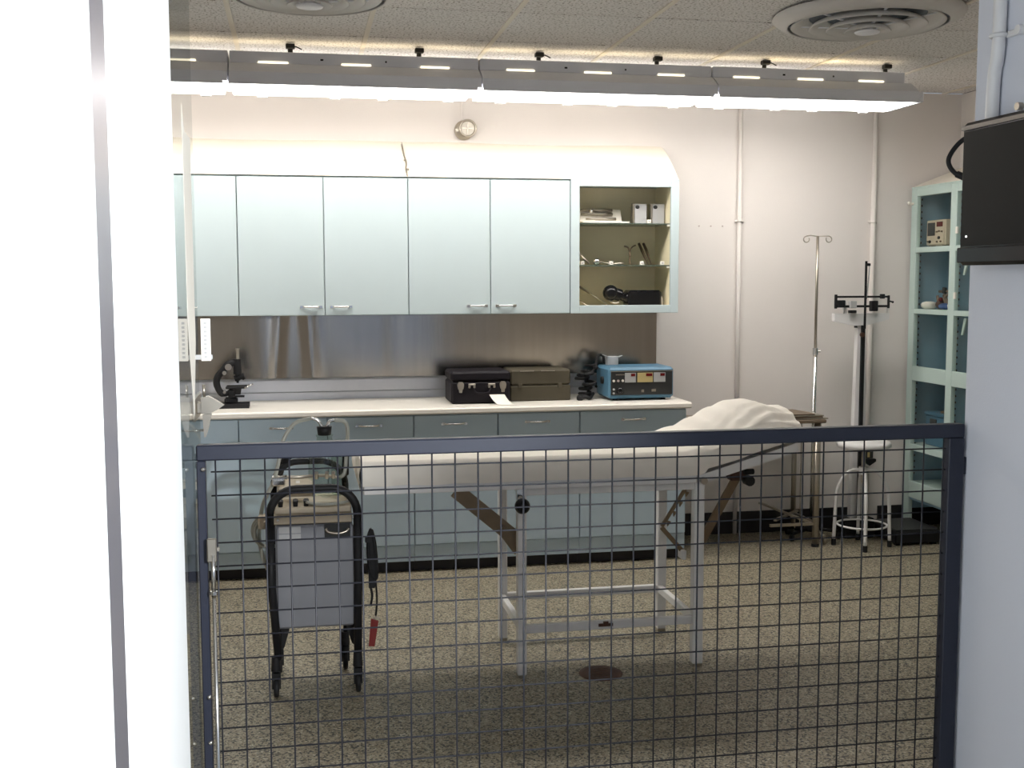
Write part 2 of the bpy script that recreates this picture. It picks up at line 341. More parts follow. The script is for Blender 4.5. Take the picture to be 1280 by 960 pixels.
# soffit above
for i, (a, b, lab) in enumerate(((cx0-2*CW, .602, 'left length of the sloping cream soffit above the wall cabinets'), (.606, 2.155, 'right length of the sloping cream soffit above the wall cabinets'))):
    t = thing('cabinet_soffit', ((a+b)/2, YW, ZT), lab, 'soffit', 'sloping soffit lengths')
    zt = 2.365
    MB().grid(lambda u, v, a=a, b=b: (a+(b-a)*u, YC+.002+(YW-YC-.002)*v, ZT+.002+(zt-ZT)*(1-(1-v)**1.35)+.004*math.sin(u*9)*v), 24, 10).add(
        [(b, YC+.002, ZT+.002), (b, YW, ZT+.002), (b, YW, zt+.002)], [(0, 1, 2)]).build('sloping_panel', 'soffit', t)
t = thing('soffit_bracket', (.604, 6.33, ZT), 'small crooked wire stub at the joint of the cream soffit', 'bracket')
MB().tube(spline([(.604, 6.325, 2.148), (.600, 6.36, 2.19), (.607, 6.40, 2.225), (.600, 6.46, 2.27), (.598, 6.60, 2.345)], 5), .0045, 6).build('wire', 'oldchrome', t)
MB().box(.594, .616, 6.335, 6.345, 2.176, 2.188).box(.592, .608, 6.40, 6.41, 2.234, 2.242).build('tab', 'oldchrome', t)
# display cabinet
xa, xb = 1.521, 2.158
t = thing('display_cabinet', ((xa+xb)/2, YW, ZB), 'aqua wall display cabinet with cream inside, open front and glass shelves', 'cabinet')
fa, fb, ga, gb = xa, xb, xa+.052, xb-.048
MB().box(fa, ga, YC, YC+.02, ZB, ZT+.008, c=.002).box(gb, fb, YC, YC+.02, ZB, ZT+.008, c=.002).box(ga, gb, YC, YC+.02, ZT-.038, ZT+.008, c=.002).box(ga, gb, YC, YC+.02, ZB, ZB+.045, c=.002).build('face_frame', 'aqua', t)
MB().box(fa+.002, ga, YC+.021, YW-.001, ZB, ZT).box(gb+.02, fb-.001, YC+.021, YW-.001, ZB, ZT).box(ga, gb+.02, YC+.021, YW-.001, ZT-.02, ZT).box(ga, gb+.02, YC+.021, YW-.001, ZB, ZB+.02).build('body', 'aqua', t)
MB().box(ga, gb+.019, YW-.02, YW-.002, ZB+.021, ZT-.021).box(gb+.008, gb+.019, YC+.022, YW-.02, ZB+.021, ZT-.021).box(ga+.0005, ga+.004, YC+.022, YW-.02, ZB+.021, ZT-.021).box(ga+.004, gb+.008, YC+.022, YW-.02, ZB+.0205, ZB+.024).build('lining', 'cream', t)
SH = (1.899, 1.661); SF = ZB+.024
for z in SH: B(ga+.005, gb+.007, YC+.03, YW-.021, z-.006, z).build('glass_shelf', mat('shelf_glass', (.20, .27, .22), .15, trans=.6, var=.02) if z == SH[0] else 'shelf2' if 0 else M.setdefault('shelfg', mat('shelf_glass', (.20, .27, .22), .15, trans=.6, var=.02)), t)
for z in SH: B(gb-.012, gb+.007, YC+.03, YC+.05, z-.016, z-.0065).build('shelf_clip', 'paper', t)
# things in the display cabinet
t = thing('instrument_tray', (1.73, 6.45, SH[0]), 'steel tray of long slim instruments lying on the top glass shelf', 'tray')
MB().prism([(6.36, SH[0]+.002), (6.52, SH[0]+.002), (6.56, SH[0]+.085), (6.553, SH[0]+.088), (6.515, SH[0]+.010), (6.36, SH[0]+.010)], 'x', 1.60, 1.875).build('tray', 'paper', t)
for k, (x, L, yy, z) in enumerate(((1.63, .19, 6.541, .083), (1.63, .19, 6.530, .060), (1.65, .18, 6.49, .030))):
    MB().tube([(x, yy-.006, SH[0]+z), (x+.05, yy-.006, SH[0]+z), (x+.06, yy-.006, SH[0]+z), (x+L, yy-.006, SH[0]+z)], [.006, .006, .0085, .0085], 8).build('instrument', 'oldchrome', t)
MB().ball((1.69, 6.52, SH[0]+.075), .014, 12).build('clasp', 'chrome', t)
for k, x in enumerate((1.922, 2.030)):
    t = thing('specimen_tin', (x+.04, 6.46, SH[0]), ('left' if k == 0 else 'right')+' of two upright grey tins on the top glass shelf', 'tin', 'grey tins on the top shelf')
    B(x, x+.083, 6.45, 6.50, SH[0]+.001, SH[0]+.119, c=.003).build('box', 'oldchrome', t)
    B(x+.010, x+.080, 6.446, 6.45, SH[0]+.004, SH[0]+.115).build('face', 'grey', t)
    MB().ball((x+.026, 6.446, SH[0]+.098), .011, 10, (1.2, .3, 1)).build('emblem', 'panel', t)
def small_tag(x, y, z, lab):
    t = thing('number_tag', (x, y, z), lab, 'tag', 'white number tags in the display')
    B(x-.012, x+.012, y, y+.012, z+.0005, z+.022, c=.002).build('card', 'paper', t)
    B(x-.004, x+.004, y-.001, y-.0001, z+.008, z+.015).build('mark', 'grey', t)
small_tag(1.995, 6.37, SH[0], 'tiny white tag between the two grey tins')
small_tag(1.602, 6.37, SH[1], 'tiny white tag at the left end of the lower glass shelf')
small_tag(1.772, 6.37, SH[1], 'tiny white tag beside the lying spoon-ended instrument')
small_tag(1.955, 6.37, SH[1], 'tiny white tag below the standing forked instrument')
small_tag(2.077, 6.37, SH[1], 'tiny white tag at the right end of the lower glass shelf')
z1 = SH[1]
t = thing('steel_forceps', (1.625, 6.45, z1), 'dark forceps leaning at the left of the lower glass shelf', 'forceps')
MB().tube([(1.60, 6.48, z1+.085), (1.625, 6.46, z1+.045), (1.66, 6.44, z1+.010)], [.004, .008, .005], 8).build('blade', 'oldchrome', t)
MB().tube([(1.605, 6.49, z1+.070), (1.64, 6.455, z1+.028), (1.66, 6.44, z1+.008)], [.003, .005, .004], 8).build('blade', 'oldchrome', t)
t = thing('ear_speculum', (1.70, 6.43, z1), 'bright spoon-ended instrument lying on the lower glass shelf', 'instrument')
MB().ball((1.70, 6.43, z1+.021), .020, 14, (1, .8, .95)).build('bowl', 'chrome', t)
MB().tube([(1.715, 6.43, z1+.020), (1.79, 6.42, z1+.008), (1.83, 6.42, z1+.009), (1.86, 6.42, z1+.009)], [.004, .003, .009, .006], 8).build('shaft', 'oldchrome', t)
t = thing('forked_retractor', (1.92, 6.50, z1), 'standing forked metal instrument on the lower glass shelf', 'instrument')
MB().tube(spline([(1.885, 6.50, z1+.112), (1.905, 6.50, z1+.105), (1.915, 6.50, z1+.085), (1.918, 6.49, z1+.005)]), .005, 8).build('shaft', 'brass', t)
MB().tube(spline([(1.955, 6.50, z1+.118), (1.935, 6.50, z1+.108), (1.922, 6.50, z1+.088), (1.92, 6.492, z1+.05)]), .004, 8).build('prong', 'brass', t)
t = thing('scissors', (2.04, 6.50, z1), 'pair of dark scissors leaning at the right of the lower glass shelf', 'scissors')
for dx in (0, .028): MB().tube([(1.998+dx, 6.58, z1+.13), (2.008+dx, 6.55, z1+.09), (2.025+dx*.8, 6.49, z1+.006)], [.008, .009, .003], 8).build('blade', 'brass', t)
t = thing('black_camera', (1.93, 6.45, SF), 'black box-shaped apparatus with round bulb on the cabinet floor', 'apparatus')
B(1.885, 2.085, 6.40, 6.52, SF+.001, SF+.105, c=.012).build('body', 'gloss', t)
MB().tube(spline([(1.90, 6.45, SF+.06), (1.87, 6.44, SF+.062), (1.84, 6.43, SF+.075), (1.81, 6.43, SF+.085)]), [.03]*8+[.024]*8+[.036]*9, 14).build('neck', 'gloss', t)
MB().ball((1.785, 6.43, SF+.09), .046, 18).build('bulb', 'gloss', t)
MB().tube(spline([(1.78, 6.42, SF+.045), (1.80, 6.41, SF+.03), (1.83, 6.41, SF+.035)]), .006, 8).build('lever', 'oldchrome', t)
t = thing('white_vial', (2.108, 6.45, SF), 'small white vial right of the black apparatus', 'vial')
MB().lathe((2.103, 6.47, SF), [(0, .001), (.014, .001), (.014, .05), (.009, .055), (.009, .066), (0, .068)], 14).build('vial', 'paper', t)
for k, (p, q, lab) in enumerate((((1.60, 6.56, SF+.145), (1.78, 6.42, SF+.012), 'long thin steel rod leaning behind the round bulb'), ((1.59, 6.50, SF+.062), (1.655, 6.40, SF+.006), 'short steel rod in the lower left corner of the cabinet'))):
    t = thing('steel_probe', p, lab, 'rod'); pv = Vector(p); qv = Vector(q)
    MB().tube([pv, pv.lerp(qv, .4), pv.lerp(qv, .45), qv], [.007, .006, .004, .003], 8).build('shaft', 'oldchrome', t)

# ---------------------------------------------------------------- base units and counter
bx0 = -.314; YB = 6.07; ZC = .898
cols = [(bx0-2*CW, bx0-CW), (bx0-CW, bx0), (bx0, bx0+CW), (bx0+CW, bx0+2*CW), (bx0+2*CW, bx0+3*CW), (bx0+3*CW, bx0+4*CW), (bx0+4*CW, 2.129)]
names = ['beyond the clear screen at the left end', 'below the microscope', 'behind the suction cart', 'below the empty stretch of counter', 'below the black case', 'below the olive case', 'below the blue device at the right end']
for i, (a, b) in enumerate(cols):
    t = thing('base_cabinet', ((a+b)/2, YB+.3, 0), 'aqua base cabinet '+names[i], 'cabinet', 'row of aqua base cabinets')
    B(a+.001, b-.001, YB+.021, YW-.001, .10, ZC-.034).build('body', 'aqua_low', t)
    B(a+.001, b-.001, YB+.055, YW-.001, .0, .099).build('toe_kick', 'baseb', t)
    B(a+.001, b-.001, YB+.012, YB+.021, .062, .15, c=.001).build('plinth', 'aqua_low', t)
    d = B(a+.003, b-.003, YB, YB+.019, .655, ZC-.042, c=.002).build('drawer', 'aqua_low', t)
    handle(d, (a+b)/2-.01+(.01 if i == 6 else 0), YB, .808, .118 if i != 2 else .1)
    d = B(a+.003, b-.003, YB, YB+.019, .155, .650, c=.002).build('door', 'aqua_low', t)
xe = 2.146
ct = thing('worktop', (.6, 6.36, ZC-.034), 'long cream laminate worktop running along the back wall', 'worktop')
MB().prism([(YB-.035, ZC-.026), (YB-.033, ZC-.008), (YB-.024, ZC), (YW-.03, ZC), (YW-.03, ZC-.033), (YB-.03, ZC-.033)], 'x', bx0-2*CW, xe).build('slab', 'counter', ct)
MB().prism([(YW-.030, ZC-.001), (YW-.030, ZC+.04), (YW-.024, ZC+.046), (YW-.024, ZC+.110), (YW-.018, ZC+.122), (YW-.001, ZC+.122), (YW-.001, ZC-.001)], 'x', bx0-2*CW, xe-.012).build('rear_curb', 'curb', ct)
spl = thing('backsplash', (.6, YW, ZC+.122), 'brushed steel splashback sheet under the wall cabinets', 'splashback')
# the sheet is gently buckled
def splash(u, v):
    x = -1.20+(2.132+1.20)*u; z = ZC+.1235+(ZB-.002-ZC-.1235)*v
    d = .0022*math.sin(x*5.1+.6)+.0012*math.sin(x*13+v*1.3)+.009*math.exp(-((x+.13-.03*v)/.030)**2)-.009*math.exp(-((x-.08+.02*v)/.035)**2)+.003*math.exp(-((x-.55)/.05)**2)
    return (x, YW-.018+d, z)
MB().grid(splash, 160, 8).build('sheet', 'steel', spl)
B(-1.2, 2.132, YW-.007, YW-.0005, ZC+.1235, ZB-.001).build('backing', 'dark', spl)

# ---------------------------------------------------------------- on the worktop
mx, my = -.35, 6.30
t = thing('microscope', (mx, my, ZC), 'black brass-fitted laboratory microscope at the left end of the worktop', 'microscope')
def P(dx, dz, dy=0): return (mx+dx, my+dy, ZC+dz)
MB().prism([(mx-.085, my-.06), (mx+.085, my-.06), (mx+.085, my-.03), (mx-.02, my-.025), (mx-.02, my+.025), (mx+.085, my+.03), (mx+.085, my+.06), (mx-.085, my+.06)], 'z', ZC+.0005, ZC+.024).build('foot', 'black', t)
MB().box(mx-.045, mx+.025, my-.025, my+.025, ZC+.024, ZC+.055, c=.008).box(mx-.025, mx+.012, my-.02, my+.02, ZC+.05, ZC+.10, c=.006).build('pillar', 'black', t)
MB().tube(spline([P(-.005, .085), P(-.055, .075), P(-.082, .12), P(-.078, .165), P(-.045, .205), P(-.02, .235), P(.02, .245)], 6), [.014]*6+[.018]*6+[.019]*24+[.016], 12).build('arm', 'black', t)
MB().cyl(P(.026, .145), P(.026, .19), .013).cyl(P(.026, .18), P(.026, .262), .022).build('body_tube', 'black', t)
MB().cyl(P(.030, .262), P(.030, .312), .009).cyl(P(.030, .308), P(.030, .318), .012).build('eyepiece', 'oldchrome', t)
MB().cyl(P(.010, .155), P(.062, .172), .016).cyl(P(.05, .165), P(.06, .15), .010, r2=.007).cyl(P(.026, .15), P(.026, .132), .009, r2=.006).build('nosepiece', 'black', t)
MB().box(mx-.035, mx+.075, my-.055, my+.055, ZC+.105, ZC+.117, c=.003).build('stage', 'black', t)
MB().cyl(P(.02, .07), P(.02, .104), .020, r2=.026).box(mx-.01, mx+.06, my-.012, my+.012, ZC+.055, ZC+.065).build('condenser', 'black', t)
MB().cyl(P(-.018, .222, -.055), P(-.018, .222, .055), .018).build('coarse_knob', 'chrome', t)
MB().cyl(P(-.040, .190, -.04), P(-.040, .190, .04), .011).build('fine_knob', 'chrome', t)
MB().cyl(P(-.043, .085, -.03), P(-.043, .085, .03), .008).build('hinge_bolt', 'chrome', t)
MB().cyl(P(.07, .111, -.06), P(.07, .111, -.035), .006).cyl(P(.085, .124, -.058), P(.085, .124, -.04), .005).cyl(P(.105, .128, -.058), P(.105, .128, -.04), .005).cyl(P(.07, .111, -.05), P(.105, .128, -.05), .003).build('stage_screw', 'chrome', t)
# black case
cx, cy = .985, 6.30
t = thing('black_carry_case', (cx, cy, ZC), 'black leatherette carrying case with two silver clasps on the worktop', 'case')
B(.82, 1.150, 6.20, 6.46, ZC+.001, ZC+.125, c=.010).build('body', 'leather', t)
B(.818, 1.152, 6.198, 6.462, ZC+.127, ZC+.180, c=.012).build('lid', 'leather', t)
for x in (.872, 1.108):
    MB().prism([(x-.018, ZC+.10), (x-.014, ZC+.083), (x+.014, ZC+.083), (x+.018, ZC+.10), (x+.018, ZC+.112), (x+.010, ZC+.124), (x-.010, ZC+.124), (x-.018, ZC+.112)], 'y', 6.192, 6.199).cyl((x, 6.194, ZC+.112), (x, 6.186, ZC+.112), .008, 10).prism([(x-.008, ZC+.064), (x+.008, ZC+.064), (x+.011, ZC+.083), (x-.011, ZC+.083)], 'y', 6.193, 6.199).build('clasp', 'oldchrome', t)
for x in (.935, 1.045):
    MB().box(x-.02, x+.02, 6.192, 6.199, ZC+.102, ZC+.113, c=.002).box(x-.02, x-.008, 6.192, 6.199, ZC+.088, ZC+.103, c=.002).box(x+.008, x+.02, 6.192, 6.199, ZC+.088, ZC+.103, c=.002).build('handle_loop', 'oldchrome', t)
MB().tube(spline([(.945, 6.195, ZC+.085), (.96, 6.185, ZC+.062), (1.02, 6.185, ZC+.062), (1.04, 6.195, ZC+.085)]), .005, 8).build('handle', 'leather', t)
t = thing('paper_slip', (1.09, 6.12, ZC), 'small cream paper slip lying in front of the black case', 'paper')
MB().grid(lambda u, v: (1.03+.085*u+.045*(1-v), 6.10+.09*v, ZC+.0015+.05*v*v), 4, 6).build('slip', 'paper', t)
# olive case
t = thing('olive_case', (1.335, 6.40, ZC), 'wide olive-brown instrument case beside the black case', 'case')
B(1.165, 1.512, 6.28, 6.54, ZC+.001, ZC+.088, c=.005).build('body', 'olive', t)
B(1.165, 1.512, 6.28, 6.54, ZC+.090, ZC+.178, c=.010).build('lid', 'olive', t)
MB().box(1.22, 1.30, 6.277, 6.28, ZC+.168, ZC+.172).box(1.34, 1.42, 6.277, 6.28, ZC+.168, ZC+.172).build('lid_edge_strip', 'oldchrome', t)
for x in (1.22, 1.45): B(x-.012, x+.012, 6.274, 6.2795, ZC+.075, ZC+.10, c=.002).build('latch', 'olive', t)
# blue device
t = thing('blue_monitor_unit', (1.90, 6.27, ZC), 'blue electrosurgical unit with dark control face and three meters on the worktop', 'medical device')
ax_, bx_, ya, yb = 1.708, 2.092, 6.19, 6.46; z0, z1_ = ZC+.012, ZC+.188
B(ax_, bx_, ya, yb, z0, z1_, c=.014).build('casing', 'blue', t)
B(ax_+.014, bx_-.010, ya-.004, ya+.002, z0+.020, z1_-.024, c=.002).build('control_face', 'panel', t)
B(ax_+.012, bx_-.008, ya-.005, ya-.0001, z1_-.024, z1_-.019).build('trim_strip', 'oldchrome', t)
for (p, q, m_) in ((1.803, 1.866, 'silver'), (1.876, 1.966, 'yellow'), (1.972, 2.040, 'silver')):
    d = B(p, q, ya-.0065, ya-.004, z0+.092, z1_-.030).build('meter', m_, t)
    B(p+(q-p)*.55, q-.004, ya-.0085, ya-.0066, z1_-.050, z1_-.034).build('display_window', 'redw', d)
    if m_ == 'silver':
        for k in range(3): MB().cyl((p+.015+.018*k, ya-.009, z0+.105), (p+.015+.018*k, ya-.0066, z0+.105), .004, 8).build('knob', 'grey', d)
for k in range(3): MB().cyl((1.738+.026*k, ya-.009, z0+.102), (1.738+.026*k, ya-.004, z0+.102), .007, 10).build('socket', 'paper' if k != 1 else 'pink', t)
for k in range(2): MB().cyl((1.738, ya-.009, z0+.032+.022*k), (1.738, ya-.004, z0+.032+.022*k), .006, 10).build('socket', 'grey', t)
MB().lathe((1.775, ya-.004, z0+.045), [(.020, 0), (.018, .012), (0, .013)], 18, (0, -1, 0)).build('dial', 'gloss', t)
MB().box(1.75, 1.80, ya-.0055, ya-.0041, z0+.146-.012, z0+.138).box(1.90, 1.915, ya-.0055, ya-.0041, z0+.035, z0+.05).box(1.96, 1.985, ya-.0055, ya-.0041, z0+.038, z0+.052).build('marking', 'oldchrome', t)
for x in (ax_+.05, bx_-.05): MB().cyl((x, ya+.04, ZC+.0005), (x, ya+.04, z0+.001), .014, 12).cyl((x, yb-.04, ZC+.0005), (x, yb-.04, z0+.001), .014, 12).build('foot', 'black', t)
MB().lathe((ax_-.001, 6.30, ZC+.11), [(.022, 0), (.02, .012), (0, .013)], 16, (-1, 0, 0)).build('side_knob', 'black', t)
# small grey box on top, black cable bundle beside
t = thing('grey_carton', (1.775, 6.40, z1_), 'small grey open box standing on the blue unit', 'box')
B(1.755, 1.82, 6.38, 6.43, z1_+.0005, z1_+.050, c=.002).build('box', 'grey', t)
MB().bar((1.755, 6.38, z1_+.050), (1.738, 6.37, z1_+.057), .003, .05, (0, 1, 0)).bar((1.82, 6.38, z1_+.050), (1.832, 6.37, z1_+.052), .003, .05, (0, 1, 0)).build('flap', 'grey', t)
t = thing('cable_bundle', (1.655, 6.37, ZC), 'tangle of black cables piled left of the blue unit', 'cable')
rnd = random.Random(3)
for k in range(7):
    c = (1.640+rnd.uniform(-.02, .02), 6.40+rnd.uniform(-.05, .05)); pts = []
    for j in range(13):
        a = j*.55+k; pts.append((c[0]+.038*math.cos(a)*(1-.4*(j/12)), c[1]+.05*math.sin(a), ZC+.014+(.032*k+.02*(j/12) if k < 6 else .12*(j/12)+.05)))
    MB().tube(spline(pts, 3), .010 if k < 5 else .007, 7).build('cable_loop', 'black', t)
MB().tube(spline([(1.66, 6.34, ZC+.03), (1.62, 6.26, ZC+.012), (1.59, 6.24, ZC+.018), (1.565, 6.26, ZC+.012)]), .009, 8).tube(spline([(1.62, 6.27, ZC+.012), (1.585, 6.29, ZC+.02), (1.56, 6.30, ZC+.014)]), .012, 8).build('cable_end', 'black', t)
MB().box(1.545, 1.575, 6.24, 6.275, ZC+.001, ZC+.024, c=.004).build('plug', 'black', t)
MB().tube(spline([(1.69, 6.40, ZC+.17), (1.70, 6.42, ZC+.22), (1.72, 6.43, ZC+.245), (1.742, 6.43, ZC+.235), (1.745, 6.43, ZC+.20)]), .008, 7).build('cable_loop', 'black', t)

# ---------------------------------------------------------------- examination table
t = thing('examination_table', (1.2, 4.6, 0), 'white steel examination table with raised head end', 'examination table')
ya, yb = 4.365, 4.845; lz = .765
for (x, y, w_) in ((.852, ya, .036), (1.583, ya, .044), (.862, yb, .036), (1.586, yb, .040)):
    q = B(x-w_/2, x+w_/2, y-.02, y+.02, .012, lz, c=.003).build('leg', 'white', t)
    B(x-w_/2+.002, x+w_/2-.002, y-.018, y+.018, 0, .012).build('foot_cap', 'oldchrome', q)
zs = .195
B(.870, 1.561, ya-.012, ya+.012, zs-.017, zs+.017, c=.003).build('stretcher', 'white', t)
B(.880, 1.566, yb-.012, yb+.012, zs-.017, zs+.017, c=.003).build('stretcher', 'white', t)
B(.845, .870, ya+.02, yb-.02, zs-.017, zs+.017, c=.003).build('stretcher', 'white', t)
B(1.566, 1.590, ya+.02, yb-.02, zs-.017, zs+.017, c=.003).build('stretcher', 'white', t)
MB().box(1.165, 1.225, ya-.017, ya-.0125, zs-.004, zs+.008).box(1.185, 1.205, ya-.02, ya-.0125, zs+.004, zs+.016).build('bracket', 'drain', t)
# flat frame, side rails
for y in (4.335, 4.872): B(.235, 1.565, y-.006, y+.006, lz, lz+.036, c=.002).build('side_rail', 'white', t)
B(.232, .240, 4.345, 4.872, lz, lz+.036, c=.002).build('end_rail', 'white', t)
B(.24, 1.56, 4.345, 4.862, lz+.008, lz+.030).build('bed_panel', 'white', t)
B(.846, 1.60, ya-.014, yb+.014, lz-.03, lz, c=.002).build('cross_frame', 'white', t)
hx, hz, ex, ez = 1.575, lz+.012, 1.995, .898     # raised back section
for y in (4.335, 4.872):
    MB().bar((hx, y, hz), (ex, y, ez), .036, .012).build('back_rail', 'white', t)
MB().bar((hx, 4.604, hz+.008), (ex, 4.604, ez+.008), .018, .52).build('back_panel', 'white', t)
MB().cyl((1.59, 4.31, lz+.010), (1.59, 4.33, lz+.010), .014).build('pivot_bolt', 'oldchrome', t)
# folded leg support strap on the left
MB().bar((.600, 4.42, .755), (.846, 4.42, .545), .060, .012).bar((.61, 4.432, .755), (.852, 4.432, .56), .02, .02).build('brace', 'brass', t)
MB().bar((.775, 4.405, .60), (.846, 4.405, .50), .035, .008).build('brace_tab', 'brass', t)
# ratchet support right
MB().bar((1.592, 4.50, .735), (1.475, 4.50, .555), .014, .010).bar((1.475, 4.50, .550), (1.572, 4.50, .440), .018, .012).build('ratchet_strut', 'brass', t)
for k in range(4): MB().prism([(1.575-.026*k, .70-.040*k), (1.592-.026*k, .695-.040*k), (1.578-.026*k, .675-.040*k)], 'y', 4.495, 4.505).build('ratchet_tooth', 'brass', t)
MB().box(1.555, 1.575, 4.47, 4.53, .415, .455, c=.004).build('strut_pivot', 'white', t)
# big arm
MB().tube([(1.640, 4.52, .345), (1.640, 4.52, .46)], .013, 8).bar((1.640, 4.52, .45), (1.81, 4.52, .75), .034, .014).bar((1.63, 4.54, .40), (1.63, 4.54, .74), .024, .010).build('head_arm', 'brass', t)
MB().box(1.775, 1.85, 4.50, 4.56, .735, .80, c=.008).build('arm_block', 'drain', t)
MB().cyl((1.850, 4.47, .738), (1.850, 4.51, .738), .022, 12).cyl((1.83, 4.49, .775), (1.872, 4.49, .775), .012, 10).build('clamp_knob', 'black', t)
MB().tube([(1.640, 4.52, .013), (1.640, 4.52, .35)], .012, 8).build('head_leg', 'brownw', t)
MB().cyl((1.640, 4.52, 0), (1.640, 4.52, .013), .017, 10).build('foot_cap', 'black', t)
# knob
MB().cyl((.842, 4.345, .735), (.842, 4.305, .712), .010, 10).box(.830, .854, 4.333, 4.345, .72, .765).build('knob_stem', 'chrome', t)
MB().ball((.842, 4.29, .707), .031, 20).build('ball_knob', 'gloss', t)
# mattress under the sheet
ma = MB().box(.235, 1.57, 4.355, 4.852, lz+.0365, .878, c=.02)
ma.build('mattress', 'brownw', t)
# the sheet : a draped surface following the mattress, rising over the head
def top(x, y):
    v = (y-4.34)/.53
    pts = [(.20, .892), (1.30, .893), (1.50, .905), (1.62, .945), (1.70, .985), (1.78, 1.028), (1.85, 1.056), (1.91, 1.060), (1.96, 1.045), (2.02, 1.028), (2.15, 1.028)]
    z = pts[-1][1]
    for (x0_, a), (x1_, b) in zip(pts, pts[1:]):
        if x <= x1_:
            f = max(0, (x-x0_)/(x1_-x0_)); f = f*f*(3-2*f); z = a+(b-a)*f; break
    s = max(0, min(1, (x-1.35)/.5))
    z -= s*.055*(max(0, 1-v*2.2))**1.5+s*.045*max(0, (v-.7)/.3)**2
    z += .006*s*math.sin((x*1.0-y*1.6)*40)*math.exp(-((v-.12)/.25)**2)
    z += .002*noise.noise(Vector((x*7, y*6, 1)))+.001*noise.noise(Vector((x*20, y*9, 4)))
    return z
def rail(x): return (lz+.034) if x < 1.575 else lz+.034+(x-1.575)*(ez-hz)/(ex-hx)
def shp(u, v):
    # u along the length, v over the cross-section : front hem -> top -> back hem
    x = .226+(2.015-.226)*u+(.09*u**8)*max(0, min(1, (v-.2)/.6))
    yf, yk = 4.322, 4.883
    endf = min(1, min(u*60, (1-u)*60))
    if v < .2:
        k = v/.2; zb = rail(x)-.001+(.014 if x > 1.6 else 0)+.006*noise.noise(Vector((x*9, 0, 0))); zt_ = top(x, yf+.02)-.012
        y = yf-.008*math.sin(k*3.1)-.001+.003*noise.noise(Vector((x*14, k*2, 3)))*(1-k)+.003*math.sin(x*60+k*4)*(1-k)*(1 if x > 1.3 else .35); z = zb+(zt_-zb)*k
    elif v > .8:
        k = (v-.8)/.2; zb = rail(x)-.004; zt_ = top(x, yk-.02)-.015; y = yk; z = zt_+(zb-zt_)*k
    else:
        k = (v-.2)/.6; y = yf+(yk-yf)*k; e = min(k, 1-k)*(yk-yf); r = .022
        z = top(x, y)-(0 if e > r else (r-math.sqrt(max(0, r*r-(r-e)**2)))*.7)
    return (x, y, z)
sh = MB().grid(shp, 150, 60)
# end panels
def endp(X, sgn):
    def f(u, v):
        a = shp(0 if sgn < 0 else 1, .2+.6*u); zb = rail(X)-(.022 if sgn < 0 else .01)
        return (a[0]+sgn*(.010*math.sin(v*3.1)+.004*math.sin(u*22)*v), a[1], a[2]+(zb-a[2])*v)
    return f
sh.grid(endp(.226, -1), 24, 8).grid(endp(2.02, 1), 24, 8)
so = sh.build('bed_sheet', 'sheet', None, (1.2, 4.6, .8)); tag(so, 'cream cotton sheet draped over the examination table and its head cushion', 'sheet')
# ---------------------------------------------------------------- suction cart
t = thing('suction_cart', (.05, 4.5, 0), 'grey suction pump cart with black tubular frame on castors', 'cart')
fl, fr, fy = -.118, .209, 4.39; R = .10; ztop = .797
def uframe(y, zt, zb, l, r, R, rad, name, m='black'):
    pts = [(l+.022, y, zb)]+[(l, y, .45)]+[(l, y, zt-R)]+arc((l+R, y, zt-R), R, 180, 90, 8)+arc((r-R, y, zt-R), R, 90, 0, 8)+[(r, y, .45), (r-.005, y, zb)]
    return MB().tube(pts, rad, 12).build(name, m, t)
uframe(fy, ztop, .145, fl, fr, R, .016, 'front_frame')
uframe(4.66, .86, .145, fl+.01, .176, R, .013, 'rear_frame')
hb = [(-.085, 4.70, .80)]+list(spline([(-.085, 4.70, .80), (-.06, 4.66, .87), (.0, 4.62, .905), (.06, 4.61, .912), (.13, 4.61, .908), (.19, 4.64, .875), (.213, 4.68, .80)]))
hb = [(min(x, .178), y, z) for x, y, z in hb]
MB().tube(hb[:22], .014, 10).build('handle_grip', 'black', t); MB().tube(hb[-20:], .014, 10).build('handle_grip', 'black', t)
MB().tube(spline([(-.005, 4.615, .902), (.05, 4.608, .910), (.10, 4.608, .911), (.15, 4.615, .902)]), .013, 10).build('handle_bar', 'oldchrome', t)
for x, y in ((fl+.012, fy), (fr-.006, fy), (fl+.02, 4.66), (.165, 4.66)):
    if 1:
        c = MB().cyl((x, y, .155), (x, y, .10), .017, 12, r2=.02).box(x-.0165, x-.011, y-.022, y+.022, .035, .10).box(x+.011, x+.0165, y-.022, y+.022, .035, .10).box(x-.011, x+.011, y-.02, y+.02, .074, .10).box(x-.016, x+.016, y-.02, y+.02, .095, .102).build('castor', 'black', t)
        MB().lathe((x-.010, y-.008, .036), [(0, 0), (.030, 0), (.036, .004), (.036, .016), (.030, .020), (0, .020)], 20, (1, 0, 0)).build('wheel', 'black', c)
B(-.100, .192, 4.405, 4.69, .255, .655, c=.006).build('housing', 'greymetal', t)
B(-.094, .203, 4.3995, 4.405, .262, .648, c=.002).build('front_panel', 'greymetal', t)
MB().box(-.108, .190, 4.392, 4.70, .662, .696, c=.004).build('top_edge', 'beige', t)
B(-.100, .188, 4.41, 4.69, .697, .722, c=.004).build('deck', 'beige', t)
for x in (-.088, .192): MB().cyl((x, 4.391, .682), (x, 4.386, .682), .005, 8).build('screw', 'chrome', t)
lb = B(-.086, -.004, 4.3975, 4.3995, .600, .652).build('rating_plate', 'silver', t)
for k in range(2): B(-.046+0, -.043, 4.3968, 4.3974, .600, .652).build('plate_line', 'greymetal', lb) if k else B(-.086, -.004, 4.3968, 4.3974, .624, .627).build('plate_line', 'greymetal', lb)
hd = B(.085, .182, 4.396, 4.3995, .604, .656, c=.001).build('recess_plate', 'panel', t)
